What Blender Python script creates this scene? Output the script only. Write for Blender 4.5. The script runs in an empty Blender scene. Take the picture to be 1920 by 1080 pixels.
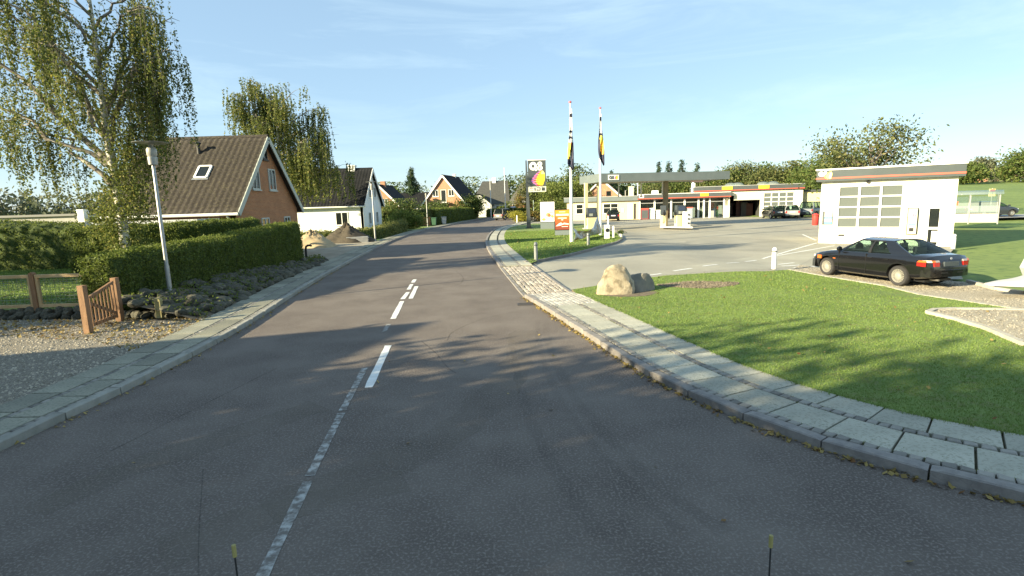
import bpy, bmesh, math, random
import numpy as np
from mathutils import Vector, Matrix
random.seed(7); RNG = np.random.default_rng(7)
SC = bpy.context.scene; COL = SC.collection
R = math.radians

# ---------------------------------------------------------------- camera
CAM_H, FPX, PITCH, ROLL = 2.7, 1000.0, math.atan(0.16), 0.03
cp, sp, cr, sr = math.cos(PITCH), math.sin(PITCH), math.cos(ROLL), math.sin(ROLL)
ex = Vector((cr, -sr*sp, -sr*cp)); ed = Vector((-sr, -cr*sp, -cr*cp)); ef = Vector((0, cp, -sp))
cd = bpy.data.cameras.new('camera'); cam = bpy.data.objects.new('camera', cd); COL.objects.link(cam)
m = Matrix.Identity(4)
for i in range(3):
    m[i][0], m[i][1], m[i][2] = ex[i], -ed[i], -ef[i]
m.translation = (0, 0, CAM_H); cam.matrix_world = m
cd.sensor_width = 36; cd.lens = FPX/1920*36; cd.clip_start = 0.05; cd.clip_end = 5000
SC.camera = cam

# ---------------------------------------------------------------- sky, sun, exposure
SUN_EL, SUN_SLOPE = 19.0, 0.52           # shadows run towards +X, +Y
SD = Vector((1, SUN_SLOPE)).normalized()  # direction the light travels on the ground
SUN_ST, SKY_ST, EXPO = 5.0, 0.077, 1.62
w = bpy.data.worlds.new('World'); SC.world = w; w.use_nodes = True
nt = w.node_tree; nt.nodes.clear()
def wn(t, **k):
    n = nt.nodes.new(t)
    for a, b in k.items(): setattr(n, a, b)
    return n
wo = wn('ShaderNodeOutputWorld'); bg = wn('ShaderNodeBackground'); sky = wn('ShaderNodeTexSky')
sky.sky_type = 'NISHITA'; sky.sun_disc = False; sky.sun_elevation = R(SUN_EL)
sky.sun_rotation = math.atan2(-SD.x, -SD.y)
sky.air_density = 1.0; sky.dust_density = 0.1; sky.ozone_density = 2.0; sky.altitude = 0
tc = wn('ShaderNodeTexCoord'); mp = wn('ShaderNodeMapping'); mp.inputs['Scale'].default_value = (1.2, 2.2, 9.0)
mp.inputs['Rotation'].default_value = (0, R(8), 0)
nz = wn('ShaderNodeTexNoise'); nz.inputs['Scale'].default_value = 1.7; nz.inputs['Detail'].default_value = 7; nz.inputs['Roughness'].default_value = .62; nz.inputs['Distortion'].default_value = .6
rp = wn('ShaderNodeValToRGB'); rp.color_ramp.elements[0].position = .46; rp.color_ramp.elements[1].position = .82
rp.color_ramp.elements[0].color = (0, 0, 0, 1); rp.color_ramp.elements[1].color = (.55, .55, .55, 1)
mx = wn('ShaderNodeMix', data_type='RGBA'); mx.inputs['B'].default_value = (3.9, 5.0, 5.6, 1)
nt.links.new(tc.outputs['Generated'], mp.inputs[0]); nt.links.new(mp.outputs[0], nz.inputs['Vector'])
nt.links.new(nz.outputs['Fac'], rp.inputs[0]); nt.links.new(rp.outputs[0], mx.inputs['Factor'])
nt.links.new(sky.outputs[0], mx.inputs['A']); tint = wn('ShaderNodeMix', data_type='RGBA', blend_type='MULTIPLY'); tint.inputs['Factor'].default_value = 1; tint.inputs['B'].default_value = (.95, .965, .955, 1)
flat = wn('ShaderNodeMix', data_type='RGBA'); flat.inputs['Factor'].default_value = .6; flat.inputs['B'].default_value = (2.3, 3.3, 4.3, 1)   # thin even haze
nt.links.new(sky.outputs[0], flat.inputs['A']); nt.links.new(flat.outputs['Result'], mx.inputs['A'])
nt.links.new(mx.outputs['Result'], tint.inputs['A']); nt.links.new(tint.outputs['Result'], bg.inputs[0])
bg.inputs[1].default_value = SKY_ST; nt.links.new(bg.outputs[0], wo.inputs[0])
sl = bpy.data.lights.new('sun', 'SUN'); sl.energy = SUN_ST; sl.angle = R(.53); sl.color = (1, .87, .58)
so = bpy.data.objects.new('sun', sl); COL.objects.link(so); so.location = (-40, -20, 30)
so.rotation_euler = Vector((SD.x*math.cos(R(SUN_EL)), SD.y*math.cos(R(SUN_EL)), -math.sin(R(SUN_EL)))).to_track_quat('-Z', 'Y').to_euler()
SC.view_settings.view_transform = 'Standard'; SC.view_settings.look = 'None'
SC.view_settings.exposure = EXPO; SC.view_settings.gamma = 1; SC.view_settings.use_curve_mapping = False
SC.render.engine = 'CYCLES'; SC.render.resolution_x = 1024; SC.render.resolution_y = 576
SC.cycles.max_bounces = 6; SC.cycles.transparent_max_bounces = 8; SC.cycles.diffuse_bounces = 3

# ---------------------------------------------------------------- photo pixel -> place
def ray(x, y): return ex*((x-960)/FPX) + ed*((y-540)/FPX) + ef
def G(x, y, z=0.0):                       # where a pixel's line of sight meets the level z
    v = ray(x, y); t = (CAM_H-z)/-v.z; return (v.x*t, v.y*t)
def AT(x, y, Y):                          # where it meets the upright plane at depth Y
    v = ray(x, y); t = Y/v.y; return (v.x*t, Y, CAM_H+v.z*t)

# ---------------------------------------------------------------- mesh helpers
class MB:
    def __init__(s): s.v = []; s.f = []; s.mi = []
    def add(s, v, f, mi=0):
        o = len(s.v); s.v += [tuple(p) for p in v]; s.f += [tuple(i+o for i in q) for q in f]; s.mi += [mi]*len(f); return s
    def box(s, x0, x1, y0, y1, z0, z1, mi=0):
        return s.add([(x0,y0,z0),(x1,y0,z0),(x1,y1,z0),(x0,y1,z0),(x0,y0,z1),(x1,y0,z1),(x1,y1,z1),(x0,y1,z1)],
                     [(0,3,2,1),(4,5,6,7),(0,1,5,4),(1,2,6,5),(2,3,7,6),(3,0,4,7)], mi)
    def bar(s, a, b, wx, wz, mi=0, up=(0,0,1)):
        a, b = Vector(a), Vector(b); d = (b-a).normalized(); u = Vector(up)
        if abs(d.dot(u)) > .98: u = Vector((0, 1, 0))
        sd = d.cross(u).normalized()*wx/2; u2 = sd.cross(d).normalized()*wz/2
        P = [p+q for p in (a, b) for q in (-sd-u2, sd-u2, sd+u2, -sd+u2)]
        return s.add(P, [(0,3,2,1),(4,5,6,7),(0,1,5,4),(1,2,6,5),(2,3,7,6),(3,0,4,7)], mi)
    def tube(s, path, rad, n=8, mi=0, cap=True):
        path = [Vector(p) for p in path]; V = []; F = []
        if not hasattr(rad, '__len__'): rad = [rad]*len(path)
        prev = None
        for i, p in enumerate(path):
            d = (path[min(i+1, len(path)-1)]-path[max(i-1, 0)]).normalized()
            if prev is None: prev = d.cross(Vector((.3, .9, .2))).normalized()
            a = (prev-d*prev.dot(d)).normalized(); b = d.cross(a); prev = a
            for k in range(n):
                t = 2*math.pi*k/n; V.append(p+(a*math.cos(t)+b*math.sin(t))*rad[i])
        for i in range(len(path)-1):
            for k in range(n):
                F.append((i*n+k, i*n+(k+1) % n, (i+1)*n+(k+1) % n, (i+1)*n+k))
        if cap: F += [tuple(range(n-1, -1, -1)), tuple(range((len(path)-1)*n, len(path)*n))]
        return s.add(V, F, mi)
    def lathe(s, prof, n=24, axis='z', c=(0,0,0), mi=0, cap=True):
        V = []; F = []
        for r, z in prof:
            for k in range(n):
                t = 2*math.pi*k/n; x, y = r*math.cos(t), r*math.sin(t)
                V.append({'z': (c[0]+x, c[1]+y, c[2]+z), 'y': (c[0]+x, c[1]+z, c[2]-y), 'x': (c[0]+z, c[1]+x, c[2]+y)}[axis])
        for i in range(len(prof)-1):
            for k in range(n): F.append((i*n+k, i*n+(k+1) % n, (i+1)*n+(k+1) % n, (i+1)*n+k))
        if cap and prof[0][0] > 0: F.append(tuple(range(n-1, -1, -1)))
        if cap and prof[-1][0] > 0: F.append(tuple(range((len(prof)-1)*n, len(prof)*n)))
        return s.add(V, F, mi)
    def prism(s, poly, z0, z1, mi=0):
        n = len(poly); V = [(x, y, z0) for x, y in poly]+[(x, y, z1) for x, y in poly]
        F = [tuple(range(n-1, -1, -1)), tuple(range(n, 2*n))]+[(i, (i+1) % n, n+(i+1) % n, n+i) for i in range(n)]
        return s.add(V, F, mi)
    def xz(s, poly, y0, y1, mi=0):        # outline in the x-z plane with thickness along y
        n = len(poly); V = [(x, y0, z) for x, z in poly]+[(x, y1, z) for x, z in poly]
        F = [tuple(range(n)), tuple(range(2*n-1, n-1, -1))]+[((i+1) % n, i, n+i, n+(i+1) % n) for i in range(n)]
        return s.add(V, F, mi)
    def ring(s, cx, cz, ro, rox, ri, rix, y0, y1, mi=0, n=28):
        V = []; F = []
        for k in range(n):
            t = 2*math.pi*k/n; c_, s_ = math.cos(t), math.sin(t)
            V += [(cx+rox*c_, y0, cz+ro*s_), (cx+rix*c_, y0, cz+ri*s_), (cx+rox*c_, y1, cz+ro*s_), (cx+rix*c_, y1, cz+ri*s_)]
        for k in range(n):
            a, b = 4*k, 4*((k+1) % n)
            F += [(a, b, b+1, a+1), (a+2, a+3, b+3, b+2), (a, a+2, b+2, b), (a+1, b+1, b+3, a+3)]
        return s.add(V, F, mi)
    def build(s, name, mats, parent=None, smooth=None, loc=None, rz=None):
        me = bpy.data.meshes.new(name); me.from_pydata(s.v, [], s.f)
        if not isinstance(mats, (list, tuple)): mats = [mats]
        for q in mats: me.materials.append(q)
        if len(mats) > 1: me.polygons.foreach_set('material_index', s.mi)
        me.update()
        return link(name, me, parent, smooth, loc, rz)

def link(name, me, parent=None, smooth=None, loc=None, rz=None):
    if smooth is not None:
        me.polygons.foreach_set('use_smooth', [True]*len(me.polygons)); me.set_sharp_from_angle(angle=R(smooth))
    o = bpy.data.objects.new(name, me); COL.objects.link(o)
    if parent: o.parent = parent
    if loc: o.location = loc
    if rz is not None: o.rotation_euler = (0, 0, rz)
    return o
def mesh_np(name, V, F, mats, parent=None, smooth=None, mi=None):
    V = np.asarray(V, 'f'); F = np.asarray(F, 'i'); k = F.shape[1]
    me = bpy.data.meshes.new(name)
    me.vertices.add(len(V)); me.vertices.foreach_set('co', V.ravel())
    me.loops.add(F.size); me.loops.foreach_set('vertex_index', F.ravel())
    me.polygons.add(len(F)); me.polygons.foreach_set('loop_start', np.arange(0, F.size, k, dtype='i'))
    if not isinstance(mats, (list, tuple)): mats = [mats]
    for q in mats: me.materials.append(q)
    if mi is not None: me.polygons.foreach_set('material_index', np.asarray(mi, 'i'))
    me.update(calc_edges=True); me.validate()
    return link(name, me, parent, smooth)
def tag(o, label, cat, group=None):
    o['label'] = label; o['category'] = cat
    if group: o['group'] = group
    return o
def thing(name, label, cat, loc=(0,0,0), rz=0, group=None):
    o = bpy.data.objects.new(name, None); COL.objects.link(o); o.empty_display_size = .2
    o.location = loc; o.rotation_euler = (0, 0, rz); return tag(o, label, cat, group)
def struct(o): o['kind'] = 'structure'; return o
def stuff(o): o['kind'] = 'stuff'; return o
def sheet(name, poly, z, mat, parent=None):
    me = bpy.data.meshes.new(name); me.from_pydata([(p[0], p[1], z) for p in poly], [], [tuple(range(len(poly)))])
    me.materials.append(mat); me.update()
    if me.polygons[0].normal.z < 0: me.flip_normals()
    return link(name, me, parent)
def dup(root, loc=None, rz=None, label=None, group=None):
    r = root.copy(); COL.objects.link(r)
    if loc: r.location = loc
    if rz is not None: r.rotation_euler = (0, 0, rz)
    if label: r['label'] = label
    if group: r['group'] = group
    for ch in list(root.children):
        c = ch.copy(); COL.objects.link(c); c.parent = r
        for g_ in list(ch.children):
            d = g_.copy(); COL.objects.link(d); d.parent = c
    return r

# ---------------------------------------------------------------- materials
MATS = {}
def M(name, c, rough=.85, c2=None, scale=6., detail=5, bump=0., bscale=40., metal=0., spec=.5, coat=0., lo=.35, hi=.65, stretch=None, island=0., c3=None, s3=60.):
    if name in MATS: return MATS[name]
    mt = bpy.data.materials.new(name); mt.use_nodes = True; t = mt.node_tree; b = t.nodes['Principled BSDF']
    b.inputs['Roughness'].default_value = rough; b.inputs['Metallic'].default_value = metal
    b.inputs['Specular IOR Level'].default_value = spec; b.inputs['Coat Weight'].default_value = coat; b.inputs['Coat Roughness'].default_value = .05
    b.inputs['Base Color'].default_value = (*c, 1)
    tcn = t.nodes.new('ShaderNodeTexCoord'); vec = tcn.outputs['Object']
    if stretch:
        mpn = t.nodes.new('ShaderNodeMapping'); mpn.inputs['Scale'].default_value = stretch; t.links.new(vec, mpn.inputs[0]); vec = mpn.outputs[0]
    out = None
    if c2:
        n = t.nodes.new('ShaderNodeTexNoise'); n.inputs['Scale'].default_value = scale; n.inputs['Detail'].default_value = detail; n.inputs['Roughness'].default_value = .6
        t.links.new(vec, n.inputs['Vector'])
        r = t.nodes.new('ShaderNodeValToRGB'); r.color_ramp.elements[0].position = lo; r.color_ramp.elements[1].position = hi
        r.color_ramp.elements[0].color = (*c, 1); r.color_ramp.elements[1].color = (*c2, 1)
        t.links.new(n.outputs['Fac'], r.inputs[0]); out = r.outputs[0]
    if c3:
        n = t.nodes.new('ShaderNodeTexNoise'); n.inputs['Scale'].default_value = s3; n.inputs['Detail'].default_value = 3; t.links.new(vec, n.inputs['Vector'])
        r = t.nodes.new('ShaderNodeValToRGB'); r.color_ramp.elements[0].position = .5; r.color_ramp.elements[1].position = .66
        t.links.new(n.outputs['Fac'], r.inputs[0])
        x = t.nodes.new('ShaderNodeMix'); x.data_type = 'RGBA'; x.inputs['B'].default_value = (*c3, 1); t.links.new(r.outputs[0], x.inputs['Factor'])
        if out: t.links.new(out, x.inputs['A'])
        else: x.inputs['A'].default_value = (*c, 1)
        out = x.outputs['Result']
    if island:
        ge = t.nodes.new('ShaderNodeNewGeometry'); h = t.nodes.new('ShaderNodeHueSaturation')
        ma = t.nodes.new('ShaderNodeMapRange'); ma.inputs['To Min'].default_value = 1-island; ma.inputs['To Max'].default_value = 1+island
        oi = t.nodes.new('ShaderNodeObjectInfo'); ad = t.nodes.new('ShaderNodeMath'); fr = t.nodes.new('ShaderNodeMath'); fr.operation = 'FRACT'
        t.links.new(ge.outputs['Random Per Island'], ad.inputs[0]); t.links.new(oi.outputs['Random'], ad.inputs[1]); t.links.new(ad.outputs[0], fr.inputs[0])
        t.links.new(fr.outputs[0], ma.inputs[0]); t.links.new(ma.outputs[0], h.inputs['Value'])
        if out: t.links.new(out, h.inputs['Color'])
        else: h.inputs['Color'].default_value = (*c, 1)
        out = h.outputs[0]
    if out: t.links.new(out, b.inputs['Base Color'])
    if bump:
        n = t.nodes.new('ShaderNodeTexNoise'); n.inputs['Scale'].default_value = bscale; n.inputs['Detail'].default_value = 6; t.links.new(vec, n.inputs['Vector'])
        bp = t.nodes.new('ShaderNodeBump'); bp.inputs['Strength'].default_value = bump; bp.inputs['Distance'].default_value = .02
        t.links.new(n.outputs['Fac'], bp.inputs['Height']); t.links.new(bp.outputs[0], b.inputs['Normal'])
    MATS[name] = mt; return mt
def leafmat(name, c, c2, trans=.35, yellow=None):
    mt = bpy.data.materials.new(name); mt.use_nodes = True; t = mt.node_tree; t.nodes.clear()
    o = t.nodes.new('ShaderNodeOutputMaterial'); ge = t.nodes.new('ShaderNodeNewGeometry'); r = t.nodes.new('ShaderNodeValToRGB')
    r.color_ramp.elements[0].color = (*c, 1); r.color_ramp.elements[1].color = (*c2, 1); r.color_ramp.elements[1].position = .8
    if yellow:
        e = r.color_ramp.elements.new(.95); e.color = (*yellow, 1)
    t.links.new(ge.outputs['Random Per Island'], r.inputs[0])
    d = t.nodes.new('ShaderNodeBsdfPrincipled'); d.inputs['Roughness'].default_value = .6; d.inputs['Specular IOR Level'].default_value = .25
    tr = t.nodes.new('ShaderNodeBsdfTranslucent'); x = t.nodes.new('ShaderNodeMixShader'); x.inputs[0].default_value = trans
    t.links.new(r.outputs[0], d.inputs['Base Color']); t.links.new(r.outputs[0], tr.inputs[0])
    t.links.new(d.outputs[0], x.inputs[1]); t.links.new(tr.outputs[0], x.inputs[2]); t.links.new(x.outputs[0], o.inputs[0])
    MATS[name] = mt; return mt
def glassmat(name, tint=(.6, .7, .68), tr=.5, rough=.03, body=(.02, .025, .025)):
    mt = bpy.data.materials.new(name); mt.use_nodes = True; t = mt.node_tree; t.nodes.clear()
    o = t.nodes.new('ShaderNodeOutputMaterial'); a = t.nodes.new('ShaderNodeBsdfPrincipled'); b = t.nodes.new('ShaderNodeBsdfTransparent'); x = t.nodes.new('ShaderNodeMixShader')
    a.inputs['Base Color'].default_value = (*body, 1); a.inputs['Roughness'].default_value = rough
    b.inputs[0].default_value = (*tint, 1); x.inputs[0].default_value = tr
    t.links.new(a.outputs[0], x.inputs[1]); t.links.new(b.outputs[0], x.inputs[2]); t.links.new(x.outputs[0], o.inputs[0])
    MATS[name] = mt; return mt
def brickmat(name, c1, c2, mortar, sx=4.0, bw=.24, bh=.065):
    mt = bpy.data.materials.new(name); mt.use_nodes = True; t = mt.node_tree; b = t.nodes['Principled BSDF']; b.inputs['Roughness'].default_value = .9
    tcn = t.nodes.new('ShaderNodeTexCoord'); s = t.nodes.new('ShaderNodeSeparateXYZ'); ad = t.nodes.new('ShaderNodeMath'); c = t.nodes.new('ShaderNodeCombineXYZ')
    t.links.new(tcn.outputs['Object'], s.inputs[0]); t.links.new(s.outputs[0], ad.inputs[0]); t.links.new(s.outputs[1], ad.inputs[1])
    t.links.new(ad.outputs[0], c.inputs[0]); t.links.new(s.outputs[2], c.inputs[1])
    k = t.nodes.new('ShaderNodeTexBrick'); k.inputs['Scale'].default_value = 1; k.inputs['Brick Width'].default_value = bw; k.inputs['Row Height'].default_value = bh; k.inputs['Mortar Size'].default_value = .008
    k.inputs['Color1'].default_value = (*c1, 1); k.inputs['Color2'].default_value = (*c2, 1); k.inputs['Mortar'].default_value = (*mortar, 1)
    t.links.new(c.outputs[0], k.inputs[0]); 
    n = t.nodes.new('ShaderNodeTexNoise'); n.inputs['Scale'].default_value = 1.3; n.inputs['Detail'].default_value = 6; t.links.new(tcn.outputs['Object'], n.inputs['Vector'])
    mr = t.nodes.new('ShaderNodeMapRange'); mr.inputs['To Min'].default_value = .75; mr.inputs['To Max'].default_value = 1.25; t.links.new(n.outputs['Fac'], mr.inputs[0])
    h = t.nodes.new('ShaderNodeHueSaturation'); t.links.new(k.outputs[0], h.inputs['Color']); t.links.new(mr.outputs[0], h.inputs['Value'])
    t.links.new(h.outputs[0], b.inputs['Base Color'])
    MATS[name] = mt; return mt

asphalt = M('asphalt', (.112, .092, .08), .9, (.172, .146, .126), .8, 12, .7, 70, c3=(.23, .20, .175), s3=42, spec=.25)
asphalt_l = M('forecourt_asphalt', (.285, .27, .22), .9, (.37, .35, .285), .35, 8, .3, 140, c3=(.24, .225, .185), s3=110, spec=.25)
asphalt_d = M('patched_asphalt', (.25, .24, .2), .9, (.31, .295, .245), .5, 8, .3, 150, spec=.25)
paint = M('road_paint', (.62, .62, .6), .75, (.35, .34, .33), 9, 8, lo=.52, hi=.72)
paint_new = M('fresh_road_paint', (.75, .75, .72), .7, (.6, .6, .57), 9, 6)
slabm = M('concrete_slab', (.34, .33, .265), .9, (.42, .405, .325), 1.7, 8, .25, 90, c3=(.27, .265, .205), s3=35, island=.16)
sett = M('granite_sett', (.17, .16, .14), .85, (.28, .26, .225), 4, 6, .4, 30, island=.35)
sett_w = M('warm_cobble', (.27, .235, .2), .85, (.38, .34, .29), 4, 6, .4, 30, island=.3)
slab_o = M('old_concrete_slab', (.215, .21, .165), .9, (.275, .265, .205), 1.5, 8, .3, 90, c3=(.16, .165, .12), s3=28, island=.25)
kerbm = M('granite_kerb', (.17, .155, .145), .85, (.25, .23, .21), 8, 8, .4, 60, island=.12)
joint = M('joint_soil', (.075, .08, .038), 1, (.12, .105, .07), 12, 6, .5, 60)
lawnm = M('lawn_turf', (.11, .17, .034), .95, (.19, .262, .062), .45, 10, .6, 120, c3=(.15, .17, .05), s3=5)
groundm = M('meadow', (.12, .175, .035), .95, (.175, .235, .05), .12, 9, .5, 20, c3=(.075, .13, .025), s3=2.5)
gravelm = M('gravel', (.38, .335, .25), .95, (.23, .19, .135), 28, 8, .8, 60, lo=.4, hi=.62, c3=(.5, .45, .35), s3=55)
soilm = M('bare_soil', (.11, .085, .055), 1, (.19, .15, .10), 8, 8, .7, 50)
stone_d = M('field_stone', (.04, .042, .03), .9, (.11, .098, .068), 3, 7, .5, 14, island=.3)
stone_l = M('pale_boulder', (.29, .24, .165), .85, (.40, .335, .235), 2.2, 8, .8, 12, c3=(.17, .14, .09), s3=5)
stone_g = M('grey_boulder', (.17, .155, .125), .85, (.25, .225, .18), 3, 8, .8, 12)
wood_w = M('brown_timber', (.20, .105, .05), .75, (.30, .165, .08), 3, 7, .3, 30, stretch=(6, 6, .8))
wood_l = M('pale_timber', (.47, .31, .145), .75, (.56, .40, .21), 3, 7, .2, 30)
steel = M('galvanised_steel', (.30, .30, .29), .45, (.38, .38, .36), 8, 5, metal=.6)
white = M('white_paint', (.80, .79, .74), .6, (.74, .73, .68), 1.5, 6)
cream = M('cream_render', (.68, .59, .36), .85, (.62, .54, .33), .8, 8, .15, 60)
ivory = M('ivory_cladding', (.84, .80, .64), .6, (.80, .76, .60), .8, 6)
dgrey = M('anthracite', (.062, .072, .075), .5, (.075, .085, .087), 2, 5)
mgrey = M('fascia_grey', (.125, .15, .15), .5, (.145, .17, .17), 1.2, 5)
redst = M('red_stripe', (.55, .10, .06), .5)
wgrey = M('wash_fascia', (.038, .052, .056), .55, (.05, .066, .07), 1.2, 5)
black = M('black_plastic', (.012, .012, .013), .5)
rubber = M('tyre_rubber', (.022, .021, .022), .8, (.035, .033, .033), 20, 4)
glass_d = glassmat('dark_window_glass', (.5, .55, .52), .25, .05)
glass_p = glassmat('shop_glass', (.85, .9, .88), .72, .04)
glass_c = glassmat('car_glass', (.80, .90, .86), .82, .02)
glass_g = glassmat('garage_pane', (.6, .62, .58), .10, .12, (.13, .148, .14))
glass_s = glassmat('shelter_glass', (.85, .92, .9), .7, .05, (.4, .45, .45))
birch_leaf = leafmat('birch_leaves', (.075, .105, .022), (.185, .21, .055), .45, (.30, .27, .07))
hedge_leaf = leafmat('hedge_leaves', (.085, .12, .02), (.18, .22, .045), .45, (.15, .17, .05))
tree_leaf = leafmat('tree_leaves', (.045, .075, .018), (.11, .15, .035), .3, (.16, .16, .05))
autumn_leaf = leafmat('autumn_leaves', (.08, .09, .02), (.20, .16, .04), .35, (.3, .16, .04))
olive_leaf = leafmat('olive_leaves', (.06, .082, .028), (.15, .165, .055), .3, (.2, .18, .07))
conifer_leaf = leafmat('conifer_needles', (.018, .035, .016), (.05, .085, .035), .15)
yellow_leaf = leafmat('yellow_bush_leaves', (.22, .22, .03), (.42, .38, .06), .4)
dead_leaf = leafmat('fallen_leaves', (.20, .14, .045), (.38, .29, .10), .2, (.17, .085, .03))
grass_b = leafmat('grass_blades', (.135, .205, .042), (.195, .28, .068), .35, (.26, .31, .10))
bark = M('bark', (.10, .08, .06), .95, (.17, .14, .11), 6, 6, .5, 30)
bark_b = M('birch_bark', (.62, .58, .50), .85, (.10, .09, .08), 3.5, 7, .3, 30, lo=.5, hi=.66, stretch=(1, 1, 2.4))
# ---------------------------------------------------------------- curves along the road
class Cv:
    def __init__(s, P, n=24):
        P = np.array(P, float); P = np.vstack([2*P[0]-P[1], P, 2*P[-1]-P[-2]]); o = []
        for i in range(1, len(P)-2):
            p0, p1, p2, p3 = P[i-1:i+3]
            for t in np.linspace(0, 1, n, endpoint=False):
                o.append(.5*(2*p1+(-p0+p2)*t+(2*p0-5*p1+4*p2-p3)*t*t+(-p0+3*p1-3*p2+p3)*t**3))
        o.append(P[-2]); s.p = np.array(o); s.s = np.concatenate([[0], np.cumsum(np.hypot(*np.diff(s.p, axis=0).T))]); s.L = s.s[-1]
        d = np.gradient(s.p, axis=0); d /= np.linalg.norm(d, axis=1)[:, None]; s.nx, s.ny = d[:, 1], -d[:, 0]   # right-hand normal
    def at(s, u, d=0.0):
        i = np.interp(u, s.s, np.arange(len(s.s))); k = np.arange(len(s.s))
        return (float(np.interp(i, k, s.p[:, 0])+d*np.interp(i, k, s.nx)), float(np.interp(i, k, s.p[:, 1])+d*np.interp(i, k, s.ny)))
    def near(s, q): return float(s.s[np.argmin(np.hypot(s.p[:, 0]-q[0], s.p[:, 1]-q[1]))])
    def poly(s, u0, u1, d, step=.5):
        n = max(2, int(abs(u1-u0)/step)); return [s.at(u, d) for u in np.linspace(u0, u1, n)]
KL = Cv([(-6.3, -60), (-6.15, -20), (-6.05, 0), (-6.05, 6), (-6.0, 8), (-6.1, 10.3), (-6.25, 12), (-6.5, 14), (-6.95, 17.1), (-7.75, 23.8), (-8.57, 33.2), (-9.2, 44), (-9.07, 58), (-6.8, 79), (-3.7, 102), (3, 118), (16, 129), (42, 138), (90, 145)])
KR = Cv([(60, -4), (30, -2.6), (16, -.4), (9.5, 1.6), (6.3, 2.9), (4.36, 4.23), (3.12, 5.51), (2.15, 7.52), (1.32, 10.94), (.63, 13.9), (.33, 15.1), (-.06, 18.4), (-.55, 22.8), (-.96, 26.9), (-1.35, 31), (-1.76, 37.2), (-1.85, 46), (-1.48, 56), (-.2, 64), (1.3, 71.5), (4.2, 81), (9.5, 93), (21, 107), (45, 120), (92, 128)])

# ---------------------------------------------------------------- ground, road, forecourt
def ss(a, b, x): t = np.clip((np.asarray(x, float)-a)/(b-a), 0, 1); return t*t*(3-2*t)
def drop(x, y): return -.08*ss(17, 24, x)*(1-ss(40, 56, y))*ss(10, 19, y)-.2*ss(7.5, 11.5, x)*ss(10.5, 14.5, y)*(1-ss(44, 60, y))     # the yard falls away towards the car wash
def drape(o):                              # cut a flat sheet into strips and let it follow the fall of the yard
    bm = bmesh.new(); bm.from_mesh(o.data)
    for ax, vals in ((0, np.arange(7.5, 28, .75)), (1, np.arange(10.5, 60, 1.5))):
        for v in vals:
            co = [0, 0, 0]; no = [0, 0, 0]; co[ax] = v; no[ax] = 1
            bmesh.ops.bisect_plane(bm, geom=bm.verts[:]+bm.edges[:]+bm.faces[:], plane_co=co, plane_no=no)
    for v in bm.verts: v.co.z += float(drop(v.co.x, v.co.y))
    bm.to_mesh(o.data); bm.free(); o.data.update(); return o

def hill(x, y):
    a = np.clip((y-57)/110, 0, .88)*5.2*np.clip((x-28)/30, 0, 1)
    b = np.clip((y-120)/200, 0, 1)*6*np.clip((60-x)/60, 0, 1)
    return a+b
gx = np.concatenate([np.linspace(-500, -60, 12), np.linspace(-50, 120, 60), np.linspace(140, 600, 12)])
gy = np.concatenate([np.linspace(-200, -20, 6), np.linspace(-10, 200, 72), np.linspace(220, 900, 12)])
XX, YY = np.meshgrid(gx, gy); ZZ = hill(XX, YY)-.05-.08*ss(6, 10, XX)*(1-ss(56, 60, YY))+drop(XX, YY)+np.where(XX > 24, np.sin(XX*.21)*np.cos(YY*.17)*.06, 0)*np.clip((YY-20)/40, 0, 1)
nx, ny = len(gx), len(gy); ii = (np.arange(ny-1)[:, None]*nx+np.arange(nx-1)[None]).ravel()
struct(mesh_np('ground', np.stack([XX, YY, ZZ], -1).reshape(-1, 3), np.stack([ii, ii+1, ii+1+nx, ii+nx], 1), groundm, smooth=60))
sR0, sR1 = KR.near((4.36, 4.23)), KR.L
road_poly = KL.poly(0, KL.L, 0, 1.5)+KR.poly(KR.L, 0, 0, 1.0)+[(60, -14), (8, -14), (6, -60)]
road = struct(sheet('road', road_poly, 0.0, asphalt))
# forecourt of the filling station
lawn_fc = [G(1072, 543, .1), G(1130, 534, .1), G(1243, 517, .05), G(1340, 511, .05), G(1433, 506, .05), G(1480, 503, .05)]
green_r = [G(1806, 521, -.15), G(1795, 500, -.17), G(1778, 478, -.2), G(1790, 464, -.24), (23.5, 28.7), (31, 42), (42, 60), (46, 80)]
ap_out = KR.poly(KR.near((.63, 13.9)), KR.near((-.55, 22.8)), 1.42, .4)
fc_poly = [ap_out[0]]+lawn_fc+[(12.6, 17.6)]+green_r+[(9, 84), (4.5, 76)]+KR.poly(KR.near((1.3, 71.5)), KR.near((-1.48, 57)), .02, 1)+KR.poly(KR.near((-1.48, 56)), KR.near((-.55, 22.8)), 1.42, .6)+ap_out[::-1]
fc = drape(struct(sheet('forecourt', fc_poly, .006, asphalt_l)))
drape(struct(sheet('patched_asphalt', [G(*p, -.05) for p in [(1288, 444), (1400, 443), (1470, 446), (1500, 452), (1482, 461), (1435, 466), (1360, 464), (1280, 463)]], .011, asphalt_d)))
drape(struct(sheet('older_asphalt', [G(*p, 0) for p in [(1212, 518), (1300, 499), (1433, 468), (1520, 452), (1560, 458), (1500, 488), (1440, 500), (1340, 508)]], .0105, M('old_asphalt', (.30, .285, .23), .9, (.38, .36, .29), .5, 8, .3, 150, spec=.25))))

# side road past the bus stop and far pavement edges
struct(MB().add([(34, 49.6, -.02), (110, 47, .05), (110, 53.2, .08), (34, 53.6, .05)], [(0, 1, 2, 3)]).build('side_road', M('pale_road', (.25, .25, .25), .9, (.3, .3, .29), 1, 5)))

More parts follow.
